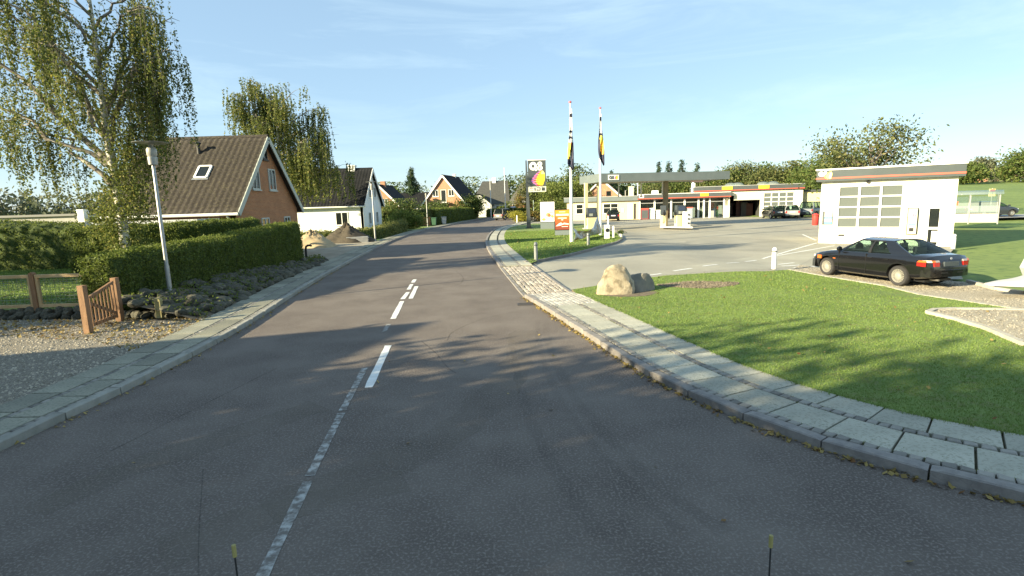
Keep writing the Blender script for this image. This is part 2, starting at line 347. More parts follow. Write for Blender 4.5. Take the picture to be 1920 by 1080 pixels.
# ---------------------------------------------------------------- paving pieces
def quadbox(c, u0, u1, d0, d1, z0, z1, jz=0., jx=0., bev=0.):
    p = [Vector((*c.at(a, b), 0)) for a, b in ((u0, d0), (u1, d0), (u1, d1), (u0, d1))]
    if d1 < d0: p = [p[0], p[3], p[2], p[1]]
    ctr = sum(p, Vector())/4; jr = [random.uniform(-jz, jz) for _ in range(4)]
    lo = [q-ctr+Vector((random.uniform(-jx, jx), random.uniform(-jx, jx), 0)) for q in p]; lo = [Vector((q.x, q.y, 0)) for q in lo]
    V = [(q.x, q.y, z0) for q in lo]+[(q.x, q.y, z1-bev+j) for q, j in zip(lo, jr)]
    F = [(0, 1, 5, 4), (1, 2, 6, 5), (2, 3, 7, 6), (3, 0, 4, 7)]
    if bev:
        k = 1-2.2*bev/max(.05, min(abs(u1-u0), abs(d1-d0)))
        V += [(q.x*k, q.y*k, z1+j) for q, j in zip(lo, jr)]
        F += [(4, 5, 9, 8), (5, 6, 10, 9), (6, 7, 11, 10), (7, 4, 8, 11), (8, 9, 10, 11)]
    else: F.append((4, 5, 6, 7))
    me_ = (V, F)
    # keep the faces pointing up/outwards
    n = (lo[1]-lo[0]).cross(lo[2]-lo[0]).z
    if n < 0: F = [tuple(reversed(f)) for f in F]
    return ctr, V, F
def pieces(name, c, u0, u1, L, gap, d0, d1, z0, z1, mat, parent, jz=0., jx=0., bev=0., off=0., joined=False):
    n = max(1, int(round((u1-u0)/L))); L = (u1-u0)/n; big = MB(); out = []
    for k in range(n):
        a = u0+(k+off*0)*L; ctr, V, F = quadbox(c, a+gap/2, a+L-gap/2, d0, d1, z0, z1, jz, jx, bev)
        if joined: big.add([(v[0]+ctr.x, v[1]+ctr.y, v[2]) for v in V], F)
        else:
            b = MB(); b.add(V, F); out.append(b.build(name, mat, parent, loc=(ctr.x, ctr.y, 0)))
    if joined: return stuff(big.build(name, mat, parent))
    return out
def band(c, u0, u1, d0, d1, z, step=.5):
    n = max(2, int(abs(u1-u0)/step)); V = []; F = []
    for u in np.linspace(u0, u1, n):
        V += [(*c.at(u, d0), z), (*c.at(u, d1), z), (*c.at(u, d0), -.05), (*c.at(u, d1), -.05)]
    for k in range(n-1):
        a = 4*k; b = a+4; F += [(a, a+1, b+1, b), (a+2, a, b, b+2), (a+1, a+3, b+3, b+1)]
    F += [(0, 2, 3, 1), (4*n-4, 4*n-3, 4*n-1, 4*n-2)]
    if d1 < d0: F = [tuple(reversed(f)) for f in F]
    if d1 > d0: F = [tuple(reversed(f)) for f in F]
    return MB().add(V, F)
PZ = .10
uA0 = KR.near((5.2, 3.6)); uA1 = KR.near((.78, 13.2)); uB1 = KR.near((.33, 15.0)); uC1 = KR.near((-.5, 22.3)); uD1 = KR.near((4.2, 81))
# right pavement, near stretch: kerb, sett row, slabs, sett row, slabs
pav = struct(band(KR, KR.near((16, -.4)), uB1, .05, 1.5, PZ-.05).build('pavement', joint))
uN = KR.near((9.5, 1.6))
for u0, u1 in ((uN, uA1),):
    pieces('kerb_stone', KR, u0, uB1, .92, .018, 0, .15, -.05, PZ+.015, kerbm, pav, .006, .004, .014)
    pieces('sett', KR, u0+2.5, uA1, .135, .02, .162, .274, .0, PZ+.016, sett, pav, .006, .008, .01)
    pieces('slab', KR, u0, uA1, .69, .026, .285, .86, .0, PZ, slabm, pav, .003, .0, .004)
    pieces('sett', KR, u0+2.5, uA1, .15, .02, .876, .988, .0, PZ+.006, sett, pav, .005, .008, .01)
    pieces('slab', KR, u0+.3, uA1, .69, .026, 1.0, 1.5, .0, PZ, slabm, pav, .003, .0, .004)
for d in np.arange(.17, 1.45, .125):
    pieces('small_sett', KR, uA1+.02, uB1, .15, .018, d, d+.108, .0, PZ+.002-.02*0, M('pale_sett', (.30, .29, .26), .85, (.42, .40, .36), 4, 6, .3, 30, island=.25), pav, .005, .008, .01, joined=True)
# cobbled crossover at the mouth of the filling station
apr = struct(band(KR, uB1+.01, uC1, .02, 1.40, .03).build('crossover', joint))
d = .16
while d < 1.36:
    wd = random.uniform(.13, .17)
    pieces('cobble', KR, uB1+.05+random.uniform(0, .1), uC1-.02, random.uniform(.18, .25), .025, d, d+wd-.02, .0, .05, sett_w, apr, .008, .022, .02, joined=True); d += wd
pieces('flush_kerb_stone', KR, uB1+.02, uC1, .95, .015, 0, .14, -.05, .035, kerbm, apr, .003, .003, .01)
pieces('edge_kerb_stone', KR, uB1+.1, uC1, .95, .02, 1.385, 1.49, -.05, .055, kerbm, apr, .004, .004, .01)
# island pavement
isl = struct(band(KR, uC1+.01, uD1, .05, 1.38, PZ-.05, 1).build('island_pavement', joint))
uE = KR.near((-1.76, 38))
pieces('kerb_stone', KR, uC1, uE, .95, .02, 0, .14, -.05, PZ+.012, kerbm, isl, .003, .003, .012)
pieces('slab', KR, uC1, uE, .72, .036, .27, .80, .0, PZ, slabm, isl, .002, 0, .004)
pieces('slab', KR, uC1, uE, .72, .036, .93, 1.38, .0, PZ, slabm, isl, .002, 0, .004)
for a, b, L, mt in ((0, .14, 1.0, kerbm), (.27, .80, .75, slabm), (.93, 1.38, .75, slabm)):
    pieces('far_paving', KR, uE+.01, uD1, L, .02, a, b, 0, PZ+(.012 if a == 0 else 0), mt, isl, .002, 0, 0, joined=True)
for a, b in ((.15, .255), (.815, .915)):
    pieces('sett_row', KR, uC1, uE, .15, .02, a, b, 0, PZ-.002, sett, isl, .004, .006, .01, joined=True)
# left pavement
lp = struct(band(KL, KL.near((-6.1, 0)), KL.near((3, 118)), -.03, -1.24, PZ-.05, .8).build('left_pavement', joint))
u0, u1, u2 = KL.near((-6.05, 3)), KL.near((-8.57, 33.2)), KL.near((-3.7, 102))
pieces('kerb_stone', KL, u0, u1, .98, .02, 0, -.13, -.05, PZ+.012, M('pale_kerb', (.23, .225, .19), .85, (.30, .29, .25), 6, 7, .3, 60, island=.1), lp, .003, .003, .012)
pieces('slab', KL, u0, u1, .76, .03, -.24, -.66, 0, PZ, slab_o, lp, .003, 0, .004)
pieces('slab', KL, u0+.2, u1, .76, .03, -.77, -1.24, 0, PZ, slab_o, lp, .003, 0, .004)
for a, b in ((-.15, -.225), (-.675, -.755)):
    pieces('sett_row', KL, u0, u1, .16, .02, a, b, 0, PZ-.004, sett, lp, .004, .006, .01, joined=True)
for a, b, L, mt in ((0, -.13, 1.0, kerbm), (-.24, -.66, .76, slab_o), (-.77, -1.24, .76, slab_o)):
    pieces('far_paving', KL, u1+.01, u2, L, .02, a, b, 0, PZ+(.012 if a == 0 else 0), mt, lp, .002, 0, 0, joined=True)

# ---------------------------------------------------------------- road markings (one mesh of pieces per line)
def dash(b, p, q, wd, z=.005):
    p, q = Vector((*p, 0)), Vector((*q, 0)); d = (q-p).normalized(); s_ = Vector((-d.y, d.x, 0))*wd/2
    n = max(1, int((q-p).length/.25)); V = []; F = []
    for k in range(n+1):
        c = p.lerp(q, k/n); j = random.uniform(.88, 1.08)
        zz = z+float(drop(c.x, c.y)); V += [(c.x-s_.x*j, c.y-s_.y*j, zz), (c.x+s_.x*j, c.y+s_.y*j, zz)]
    for k in range(n): F.append((2*k, 2*k+2, 2*k+3, 2*k+1))
    b.add(V, F)
worn = M('worn_road_paint', (.14, .125, .11), .85, (.40, .40, .38), 11, 12, lo=.42, hi=.62)
for a, b_ in [((490, 1085), (577, 903)), ((581, 893), (640, 775)), ((642, 770), (684, 690)), ((720, 622), (729, 608))]:
    b = MB(); dash(b, G(*a), G(*b_), .10); struct(b.build('worn_centre_dash', worn))
for a, b_ in [((691, 727), (728, 648)), ((737, 598), (754, 565)), ((755, 561), (765, 548)), ((766, 543), (772, 533)), ((774, 530), (778, 524)), ((770, 560), (781, 537))]:
    b = MB(); dash(b, G(*a), G(*b_), .13); struct(b.build('centre_dash', paint_new))
for a, b_ in [((1205, 518), (1240, 513)), ((1263, 508), (1297, 503)), ((1318, 499), (1345, 495)), ((1362, 491), (1385, 487)), ((1398, 484), (1418, 480)), ((1459, 487), (1489, 484)), ((1466, 490), (1500, 488)), ((1488, 493), (1530, 490))]:
    b = MB(); dash(b, G(*a, .012), G(*b_, .012), .13, .016); struct(b.build('entrance_dash', paint_new))
for a, b_ in [((1430, 477), (1532, 449)), ((1455, 472), (1565, 454)), ((1505, 433), (1530, 444))]:
    b = MB(); dash(b, G(*a, .012), G(*b_, .012), .12, .016); struct(b.build('bay_line', paint_new))
# drain cover in the gutter
o = MB(); c = G(994, 571); o.box(-.22, .22, -.17, .17, 0, .012)
for k in range(5): o.box(-.18, .18, -.14+k*.065, -.11+k*.065, .012, .018)
struct(o.build('drain_cover', M('cast_iron', (.05, .045, .045), .7), loc=(c[0]-.12, c[1]+.05, 0)))

# tyre marks, sealed cracks, a painted pole shadow and pale streaks on the asphalt
def stainmat(name, c, fac, sc):
    mt = bpy.data.materials.new(name); mt.use_nodes = True; t = mt.node_tree; b = t.nodes['Principled BSDF']; b.inputs['Base Color'].default_value = (*c, 1); b.inputs['Roughness'].default_value = .8; b.inputs['Specular IOR Level'].default_value = .2
    n = t.nodes.new('ShaderNodeTexNoise'); n.inputs['Scale'].default_value = sc; n.inputs['Detail'].default_value = 8; r = t.nodes.new('ShaderNodeMapRange'); r.inputs['From Min'].default_value = .3; r.inputs['From Max'].default_value = .7; r.inputs['To Min'].default_value = fac*.2; r.inputs['To Max'].default_value = fac
    tcn = t.nodes.new('ShaderNodeTexCoord'); t.links.new(tcn.outputs['Object'], n.inputs['Vector']); t.links.new(n.outputs['Fac'], r.inputs[0]); t.links.new(r.outputs[0], b.inputs['Alpha']); return mt
tyre_m, crack_shadow_m, pale_m = stainmat('tyre_rubber_trace', (.03, .03, .03), .08, 2.5), stainmat('crack_tar_and_shadow', (.03, .026, .024), .42, 6), stainmat('pale_tone', (.22, .19, .155), .28, 1.2)
def ribbon(name, px, wd, mat, z=.003):
    c = Cv([G(*p) for p in px], 10); V = []; F = []
    for k, u in enumerate(np.linspace(0, c.L, max(8, int(c.L/.25)))):
        w_ = wd*random.uniform(.7, 1.25); V += [(*c.at(u, -w_/2), z), (*c.at(u, w_/2), z)]
        if k: F.append((2*k-2, 2*k-1, 2*k+1, 2*k))
    return struct(MB().add(V, F).build(name, mat))
ribbon('tyre_mark', [(1022, 600), (1030, 650), (1062, 720), (1130, 810), (1230, 905), (1360, 1000)], .16, tyre_m)
ribbon('tyre_mark', [(1008, 600), (1012, 650), (1040, 730), (1100, 820), (1190, 915), (1290, 1010)], .12, tyre_m, .0034)
ribbon('tyre_mark', [(960, 650), (985, 760), (1040, 880), (1130, 1010)], .14, tyre_m, .0038)
ribbon('crack', [(690, 552), (760, 546), (830, 540), (862, 532), (868, 520), (855, 508)], .025, crack_shadow_m, .0042)  # first stretch is the lamp pole's shadow painted as a dark line
ribbon('crack', [(960, 585), (900, 600), (850, 622), (838, 640)], .022, crack_shadow_m, .0042)
ribbon('crack', [(790, 640), (815, 660), (840, 690), (855, 700)], .02, crack_shadow_m, .0042)
ribbon('crack', [(180, 860), (300, 800), (420, 740), (520, 690)], .02, crack_shadow_m, .0042)
ribbon('crack', [(372, 1080), (373, 1000), (377, 940), (381, 880)], .012, crack_shadow_m, .0042)
ribbon('pale_streak', [(60, 960), (240, 880), (420, 820), (600, 760)], .55, pale_m, .0026)  # broad translucent bands, paler than the asphalt
ribbon('pale_streak', [(500, 960), (700, 880), (860, 800), (960, 700), (985, 620)], .6, pale_m, .0023)
ribbon('pale_streak', [(300, 1040), (520, 960), (760, 900)], .5, pale_m, .0029)
# ---------------------------------------------------------------- foliage helpers
def unit(n, rng):
    v = rng.normal(size=(n, 3)); return v/np.linalg.norm(v, axis=1)[:, None]
def leaves(name, P, size, mat, parent, seed=1, hang=0., aspect=.5, spread=None):
    rng = np.random.default_rng(seed); n = len(P); a = unit(n, rng)
    if hang: a = a*(1-hang)+np.array([0, 0, -1.])*hang; a /= np.linalg.norm(a, axis=1)[:, None]
    b = np.cross(a, unit(n, rng)); b /= np.linalg.norm(b, axis=1)[:, None]+1e-9
    s = (size*rng.uniform(.6, 1.35, n))[:, None]
    V = np.stack([P+a*s, P+b*s*aspect, P-a*s, P-b*s*aspect], 1).reshape(-1, 3)
    return mesh_np(name, V, np.arange(4*n).reshape(n, 4), mat, parent)
def in_poly(P, poly):
    x, y = P[:, 0], P[:, 1]; r = np.zeros(len(P), bool); q = np.array(poly); j = len(q)-1
    for i in range(len(q)):
        c = ((q[i, 1] > y) != (q[j, 1] > y)) & (x < (q[j, 0]-q[i, 0])*(y-q[i, 1])/(q[j, 1]-q[i, 1]+1e-12)+q[i, 0]); r ^= c; j = i
    return r
def scatter(poly, n, seed, fall=True):
    rng = np.random.default_rng(seed); q = np.array(poly); lo, hi = q.min(0), q.max(0); out = []; tot = 0
    while tot < n:
        P = rng.uniform(lo, hi, (n*3, 2)); P = P[in_poly(P, poly)]
        if fall:
            d = np.hypot(P[:, 0], P[:, 1]); P = P[rng.random(len(P)) < np.clip((7/d)**1.6, 0, 1)]
        out.append(P); tot += len(P)
    return np.concatenate(out)[:n]
def blades(name, P, z, h, mat, parent, seed=3, wd=.006):
    rng = np.random.default_rng(seed); n = len(P); t = rng.uniform(0, 2*math.pi, n); c, s = np.cos(t), np.sin(t)
    d = np.hypot(P[:, 0], P[:, 1]); ww = wd*np.clip(d/6, 1, 4); hh = h*rng.uniform(.6, 1.3, n); ln = rng.normal(0, .5, (n, 2))*hh[:, None]
    z = np.broadcast_to(z, n)
    V = np.stack([np.stack([P[:, 0]-c*ww, P[:, 1]-s*ww, z], 1), np.stack([P[:, 0]+c*ww, P[:, 1]+s*ww, z], 1), np.stack([P[:, 0]+ln[:, 0], P[:, 1]+ln[:, 1], z+hh], 1)], 1).reshape(-1, 3)
    return stuff(mesh_np(name, V, np.arange(3*n).reshape(n, 3), mat, parent))
def fallen(name, P, z, label, mat=dead_leaf, size=.035, seed=5):
    rng = np.random.default_rng(seed); n = len(P); t = rng.uniform(0, 2*math.pi, n); s = (size*rng.uniform(.6, 1.4, n))
    a = np.stack([np.cos(t)*s, np.sin(t)*s, rng.normal(0, .35, n)*s], 1); b = np.stack([-np.sin(t)*s*.6, np.cos(t)*s*.6, rng.normal(0, .35, n)*s], 1)
    C = np.stack([P[:, 0], P[:, 1], z+s*.4], 1)
    o = stuff(mesh_np(name, np.stack([C+a, C+b, C-a, C-b], 1).reshape(-1, 3), np.arange(4*n).reshape(n, 4), mat)); return tag(o, label, 'leaves')

# ---------------------------------------------------------------- lawns
LZ = .10
edge1 = KR.poly(KR.near((30, -2.6)), uB1, 1.5, .5)
path_lo = [G(*p, z_) for z_, p in zip((0, -.04, -.08, -.08, -.06, -.03, 0), [(1480, 503), (1553, 517), (1659, 535), (1730, 553), (1791, 563), (1858, 577), (1920, 588)])]
lawn_poly = edge1+[G(1072, 543, LZ), G(1130, 534, LZ), G(1243, 517, LZ), G(1340, 511, LZ), G(1433, 506, LZ)]+path_lo+[(20, 10.2), (34, 8)]
def slab_poly(name, poly, z0, z1, mat, parent=None): return MB().prism(poly, z0, z1).build(name, mat, parent)
lawn = drape(struct(sheet('lawn', lawn_poly, LZ, lawnm)))
sk = MB(); n = len(lawn_poly)
for i in range(n):
    a, b = lawn_poly[i], lawn_poly[(i+1) % n]; da, db = float(drop(*a)), float(drop(*b)); sk.add([(*a, LZ+da), (*b, LZ+db), (*b, db-.04), (*a, da-.04)], [(0, 1, 2, 3)])
sk.build('lawn_edge', soilm, lawn)
dirt_c = G(1312, 534, LZ); boul_c = G(1166, 551, LZ)
P = scatter(lawn_poly, 260000, 11)
dm = ((P[:, 0]-dirt_c[0])/1.15)**2+((P[:, 1]-dirt_c[1])/.55)**2; bm_ = np.hypot((P[:, 0]-boul_c[0]-.2)/.75, (P[:, 1]-boul_c[1])/.6)
rr = RNG.random(len(P)); P = P[(dm > .6+rr*.7) & (bm_ > .8+.3*rr)]
P = P[P[:, 0] < 17]
blades('grass', P, LZ-.005+drop(P[:, 0], P[:, 1]), .026, grass_b, lawn, 3, .0045)
ue = RNG.uniform(KR.near((9.5, 1.6)), uB1, 5200); de = 1.5+RNG.normal(0, .03, 5200); PE = np.array([KR.at(a, b) for a, b in zip(ue, de)]); blades('edge_grass', PE, PZ-.02, .05, grass_b, lawn, 17, .005)
ue = RNG.uniform(KR.near((6.3, 2.9)), uA1, 1500); de = np.where(RNG.random(1500) < .5, .868, .28)+RNG.normal(0, .008, 1500)+np.where(RNG.random(1500) < .2, .12, 0); PE = np.array([KR.at(a, b) for a, b in zip(ue, de)]); blades('joint_moss', PE, PZ-.02, .028, hedge_leaf, pav, 18, .006)
isl_poly = KR.poly(KR.near((-.5, 22.6)), KR.near((-.9, 60)), 1.38, .6)+[G(*p, .1) for p in [(1000, 419), (1088, 420), (1132, 429), (1160, 439), (1167, 447), (1157, 453), (1110, 466), (1067, 477), (1010, 488)]]
island = struct(sheet('island_lawn', isl_poly, .11, lawnm))
ik = MB(); ip = [G(*p, .1) for p in [(1160, 439), (1166, 447), (1157, 453), (1110, 466), (1067, 477), (1010, 488), (984, 491)]]
for i in range(len(ip)-1): ik.bar((*ip[i], .06), (*ip[i+1], .06), .14, .13)
ik.build('edging', kerbm, island)
P = scatter(isl_poly, 60000, 12, False); P = P[P[:, 1] < 48]; blades('grass', P, .105, .06, grass_b, island, 4)
# gravel path under the black car and the edged gravel bed beside it
path_up = [G(*p, -.12) for p in [(1500, 495), (1620, 512), (1740, 520), (1815, 527), (1867, 541), (1920, 549)]]
gp = path_lo[:1]+path_lo[1:]+[(20, 10.4), (20, 12.2)]+path_up[::-1]
gpath = drape(struct(sheet('gravel_path', gp, .042, gravelm)))
pe = MB()
e3 = lambda q: (*q, .075+float(drop(*q)))
for i in range(len(path_lo)-1): pe.bar(e3(path_lo[i]), e3(path_lo[i+1]), .13, .09)
for i in range(3, len(path_up)-1): pe.bar(e3(path_up[i]), e3(path_up[i+1]), .12, .10)
pe.build('concrete_edging', M('edging_concrete', (.36, .33, .27), .9, (.44, .41, .34), 5, 6, .4, 50), gpath)
bed = [G(*p, LZ) for p in [(1740, 588), (1752, 583), (1790, 581), (1920, 583)]]+[(22, 9.9), (22, 6.5)]+[G(*p, LZ) for p in [(1920, 648), (1850, 618), (1790, 600)]]
gbed = drape(struct(sheet('gravel_bed', bed, LZ+.035, gravelm))); pe = MB()
for i in range(len(bed)):
    a, b = bed[i], bed[(i+1) % len(bed)]; pe.bar((*a, LZ+.02+float(drop(*a))), (*b, LZ+.02+float(drop(*b))), .11, .09)
pe.build('edging', MATS['edging_concrete'], gbed)
rng = np.random.default_rng(21)
def pebbles(name, P, z, s, mat, parent, seed=6):
    rng = np.random.default_rng(seed); n = len(P); q = np.array([(1,0,0),(0,1,0),(-1,0,0),(0,-1,0),(0,0,.8)]); t = rng.uniform(0, 6.3, n)
    sz = s*rng.uniform(.5, 1.5, n); c, s_ = np.cos(t)*sz, np.sin(t)*sz
    V = np.zeros((n, 5, 3)); el = rng.uniform(.6, 1, n)
    for k in range(5):
        V[:, k, 0] = P[:, 0]+c*q[k, 0]*el-s_*q[k, 1]; V[:, k, 1] = P[:, 1]+s_*q[k, 0]*el+c*q[k, 1]; V[:, k, 2] = z+sz*q[k, 2]
    F = np.array([(0,1,4),(1,2,4),(2,3,4),(3,0,4)]); F = (np.arange(n)[:, None, None]*5+F[None]).reshape(-1, 3)
    return stuff(mesh_np(name, V.reshape(-1, 3), F, mat, parent))
pebm = M('pebbles', (.25, .22, .165), .9, (.35, .31, .24), 3, 4, island=.5)
PP = scatter(gp, 9000, 31, False); pebbles('pebbles', PP, .042+drop(PP[:, 0], PP[:, 1]), .022, pebm, gpath)
PP = scatter(bed, 8000, 32, False); pebbles('pebbles', PP, LZ+.035+drop(PP[:, 0], PP[:, 1]), .02, pebm, gbed)
# bare patch in the lawn
th = np.linspace(0, 2*math.pi, 30, endpoint=False)
dp = [(dirt_c[0]+1.2*math.cos(t)*(1+.1*math.sin(3*t)), dirt_c[1]+.6*math.sin(t)*(1+.15*math.cos(4*t))) for t in th]
struct(sheet('bare_patch', dp, LZ+.006, soilm)); 
struct(sheet('bare_ring', [(boul_c[0]+.15+.85*math.cos(t)*(1+.1*math.sin(3*t)), boul_c[1]+.05+.55*math.sin(t)) for t in th], LZ+.006, soilm))
pebbles('mulch', scatter(dp, 1500, 33, False), LZ+.006, .03, M('mulch', (.14, .11, .075), 1, (.22, .18, .12), 5, 4, island=.5), lawn, 8)
# left: gravel drive and garden
drive = [(-7.27, 1.0), (-7.27, 9)]+KL.poly(KL.near((-6.1, 9)), KL.near((-6.4, 13.2)), -1.24, .5)+[(-8.6, 13.2), (-10.2, 13.3), (-11.5, 13.45), (-13, 13.6), (-16, 13.8), (-22, 14.2), (-24, 1)]
dr = struct(sheet('gravel_drive', drive, .075, M('drive_gravel', (.19, .165, .125), .95, (.11, .095, .07), 22, 8, .8, 60, lo=.38, hi=.66, c3=(.33, .30, .25), s3=50)))
pebbles('pebbles', scatter(drive, 26000, 34, True), .075, .022, pebm, dr, 9)
gard = [(-10.5, 13.9), (-10.6, 16), (-10.6, 24.6), (-12.6, 26), (-30, 26.5), (-42, 26.5), (-42, 14.6), (-16, 14.2)]
gl = struct(sheet('garden_lawn', gard, .26, lawnm)); 
gb = MB()
for a, b in ((gard[0], gard[-1]), (gard[-1], gard[-2])): gb.add([(*a, .26), (*b, .26), (*b, -.05), (*a, -.05)], [(0, 1, 2, 3)])
gb.build('bank', soilm, gl)
P = scatter([(-10.8, 14.1), (-11, 25), (-30, 25), (-24, 14.5)], 60000, 14, False); blades('grass', P, .255, .05, grass_b, gl, 5, .006)

# ---------------------------------------------------------------- hedges
def hedge(name, label, path, wd, z0, tops, mat=hedge_leaf, nleaf=20000, size=.035, seed=1, group=None, rough=.07):
    rng = np.random.default_rng(seed); path = np.array(path, float); seg = np.hypot(*np.diff(path, axis=0).T); S = np.concatenate([[0], np.cumsum(seg)])
    n = max(6, int(S[-1]/.3)); us = np.linspace(0, S[-1], n); X = np.interp(us, S, path[:, 0]); Y = np.interp(us, S, path[:, 1]); T = np.interp(us, S, tops)
    dx, dy = np.gradient(X), np.gradient(Y); l = np.hypot(dx, dy); nx_, ny_ = -dy/l, dx/l
    prof = np.array([(-.92, 0), (-1, .3), (-.98, .7), (-.9, .92), (-.6, 1.0), (0, 1.01), (.6, 1.0), (.9, .92), (.98, .7), (1, .3), (.92, 0)])
    m_ = len(prof); V = np.zeros((n, m_, 3))
    for k, (a, b) in enumerate(prof):
        jj = rng.normal(0, rough*.5, n) if b > 0 else 0; end = np.ones(n); end[0] = end[-1] = .72
        V[:, k, 0] = X+nx_*(a*wd/2*end+jj*np.sign(a)); V[:, k, 1] = Y+ny_*(a*wd/2*end+jj*np.sign(a)); V[:, k, 2] = z0+(T-z0)*b+(rng.normal(0, rough*.4, n) if b > .6 else 0)
    i0 = (np.arange(n-1)[:, None]*m_+np.arange(m_-1)[None]).ravel(); F = np.stack([i0, i0+1, i0+m_+1, i0+m_], 1)
    V2 = V.reshape(-1, 3); core = M('hedge_core', (.04, .06, .014), 1, (.06, .085, .02), 6, 5, .6, 30)
    h = thing(name, label, 'hedge', (0, 0, 0), 0, group)
    mb = MB(); mb.v = [tuple(p) for p in V2]; mb.f = [tuple(int(q) for q in f) for f in F]+[tuple(range(m_)), tuple(range((n-1)*m_+m_-1, (n-1)*m_-1, -1))]
    mb.mi = [0]*len(mb.f); mb.build('hedge_body', core, h)
    # leaves on the shell, two ends included
    A = V2[F[:, 0]]; B = V2[F[:, 1]]; C = V2[F[:, 2]]; D = V2[F[:, 3]]
    ar = np.linalg.norm(np.cross(C-A, D-B), axis=1)/2; q = rng.choice(len(F), nleaf, p=ar/ar.sum()); u, v = rng.random((2, nleaf, 1))
    P = (A[q]*(1-u)+B[q]*u)*(1-v)+(D[q]*(1-u)+C[q]*u)*v
    ctr = np.stack([np.interp(P[:, 0]*0+0, [0], [0])]*3, 1); cx = np.stack([(V2[F[q, 0], 0]*0), (V2[F[q, 0], 0]*0), P[:, 2]*0], 1)
    k = q//(m_-1); O = np.stack([X[k], Y[k], (z0+T[k])/2], 1); d = P-O; d /= np.linalg.norm(d, axis=1)[:, None]+1e-9
    P = P+d*np.abs(rng.normal(0, rough*.75, (nleaf, 1)))
    ends = []
    for e in (0, n-1):
        ne = int(nleaf*.03)+60; t1 = rng.uniform(-.95, .95, ne); t2 = rng.uniform(0, 1, ne); sg = -1 if e == 0 else 1
        dirx, diry = dx[e]/l[e]*sg, dy[e]/l[e]*sg; off = np.abs(rng.normal(0, rough, ne))
        ends.append(np.stack([X[e]+nx_[e]*t1*wd/2*.8+dirx*off, Y[e]+ny_[e]*t1*wd/2*.8+diry*off, z0+(T[e]-z0)*t2], 1))
    P = np.concatenate([P]+ends); stuff(leaves('leaves', P, size, mat, h, seed+7)); return h
hedge('hedge', 'clipped green hedge above the rubble stone bank beside the road', [(-10.75, 13.75), (-10.4, 16), (-10.25, 19.5), (-10.25, 22.5), (-10.25, 25.0)], 1.15, .12, [1.62, 1.68, 1.8, 1.94, 2.05], nleaf=60000, size=.034, seed=2)
hedge('hedge', 'dark hedge running between the brick house carport and the roadside hedge', [(-17.5, 21.5), (-15.5, 21.8), (-13.4, 22.6), (-11.6, 24.6)], 1.1, .2, [2.15, 2.2, 2.24, 2.28], nleaf=24000, size=.04, seed=3)
hedge('hedge', 'tall dark hedge closing the back of the garden lawn', [(-40, 26.3), (-28, 25.8), (-21.5, 25.5), (-17, 25.5)], 1.5, .2, [2.75, 2.7, 2.35, 2.1], nleaf=26000, size=.05, seed=4)

# ---------------------------------------------------------------- trees
def limb(a, b, rng, sag=.0, n=5, wob=.12):
    a, b = np.array(a, float), np.array(b, float); L = np.linalg.norm(b-a); o = []
    for t in np.linspace(0, 1, n):
        p = a+(b-a)*t+np.array([0, 0, 1.])*math.sin(math.pi*t)*sag*L+(rng.normal(0, wob*L*.25, 3) if 0 < t < 1 else 0); o.append(p)
    return o
def tree(name, label, loc, H, rad, crown_z, ncl=26, nleaf=5000, size=.2, mat=tree_leaf, seed=1, group=None, tr=.16, cat='tree', open_=.55, barkm=bark, shape=(1, 1, 1)):
    rng = np.random.default_rng(seed); t = thing(name, label, cat, loc, 0, group); mb = MB()
    top = H*.82; tp = [(0, 0, -.1), (rng.normal(0, .08), rng.normal(0, .08), H*.25), (rng.normal(0, .15), rng.normal(0, .15), H*.5), (rng.normal(0, .2), rng.normal(0, .2), top)]
    mb.tube(tp, [tr*1.25, tr, tr*.7, tr*.2], 8); C = []
    cz0, cz1 = crown_z, H; cm = (cz0+cz1)/2; hz = (cz1-cz0)/2
    for k in range(ncl):
        d = unit(1, rng)[0]; r = rng.uniform(.35, 1)**.6
        c = np.array([d[0]*rad*r*shape[0], d[1]*rad*r*shape[1], cm+d[2]*hz*r*.92]); C.append(c)
        z0 = min(max(c[2]-rng.uniform(.15, .4)*H, .3*H if crown_z > .25*H else .1*H), top*.95)
        mb.tube(limb((0, 0, z0), c, rng, .05), [tr*.35, tr*.28, tr*.2, tr*.12, tr*.04], 5)
    mb.build('trunk', barkm, t, smooth=60)
    C = np.array(C); q = rng.integers(0, ncl, nleaf); sg = open_*rad*rng.uniform(.35, .6, ncl)
    P = C[q]+rng.normal(0, 1, (nleaf, 3))*sg[q][:, None]*np.array([1, 1, .75]); P[:, 2] = np.clip(P[:, 2], max(.15, cz0*.8), H*1.04)
    stuff(leaves('crown', P, size, mat, t, seed+3)); return t
def conifer(name, label, loc, H, rad, n=4000, size=.16, seed=1, mat=conifer_leaf, group=None):
    rng = np.random.default_rng(seed); t = thing(name, label, 'tree', loc, 0, group); mb = MB(); mb.tube([(0, 0, -.1), (0, 0, H*.98)], [.03*H*.6, .02], 7)
    L = []; 
    for k in range(int(H*9)):
        z = H*(.08+.9*k/(H*9)); r = rad*(1-z/H)**.85*rng.uniform(.75, 1.1)+.05; a = rng.uniform(0, 6.28)
        e = np.array([math.cos(a)*r, math.sin(a)*r, z-r*.28]); mb.tube([(0, 0, z), tuple(e)], [.02, .006], 4); L.append((z, e, r))
    mb.build('trunk', bark, t); w_ = np.array([l[2] for l in L]); q = rng.choice(len(L), n, p=w_/w_.sum()); u = rng.random(n)**.6
    E = np.array([l[1] for l in L])[q]; Z = np.array([l[0] for l in L])[q]; B = np.stack([Z*0, Z*0, Z], 1)
    P = B+(E-B)*u[:, None]+rng.normal(0, .09*rad/1.5, (n, 3)); stuff(leaves('crown', P, size, mat, t, seed+1, .25, .3)); return t
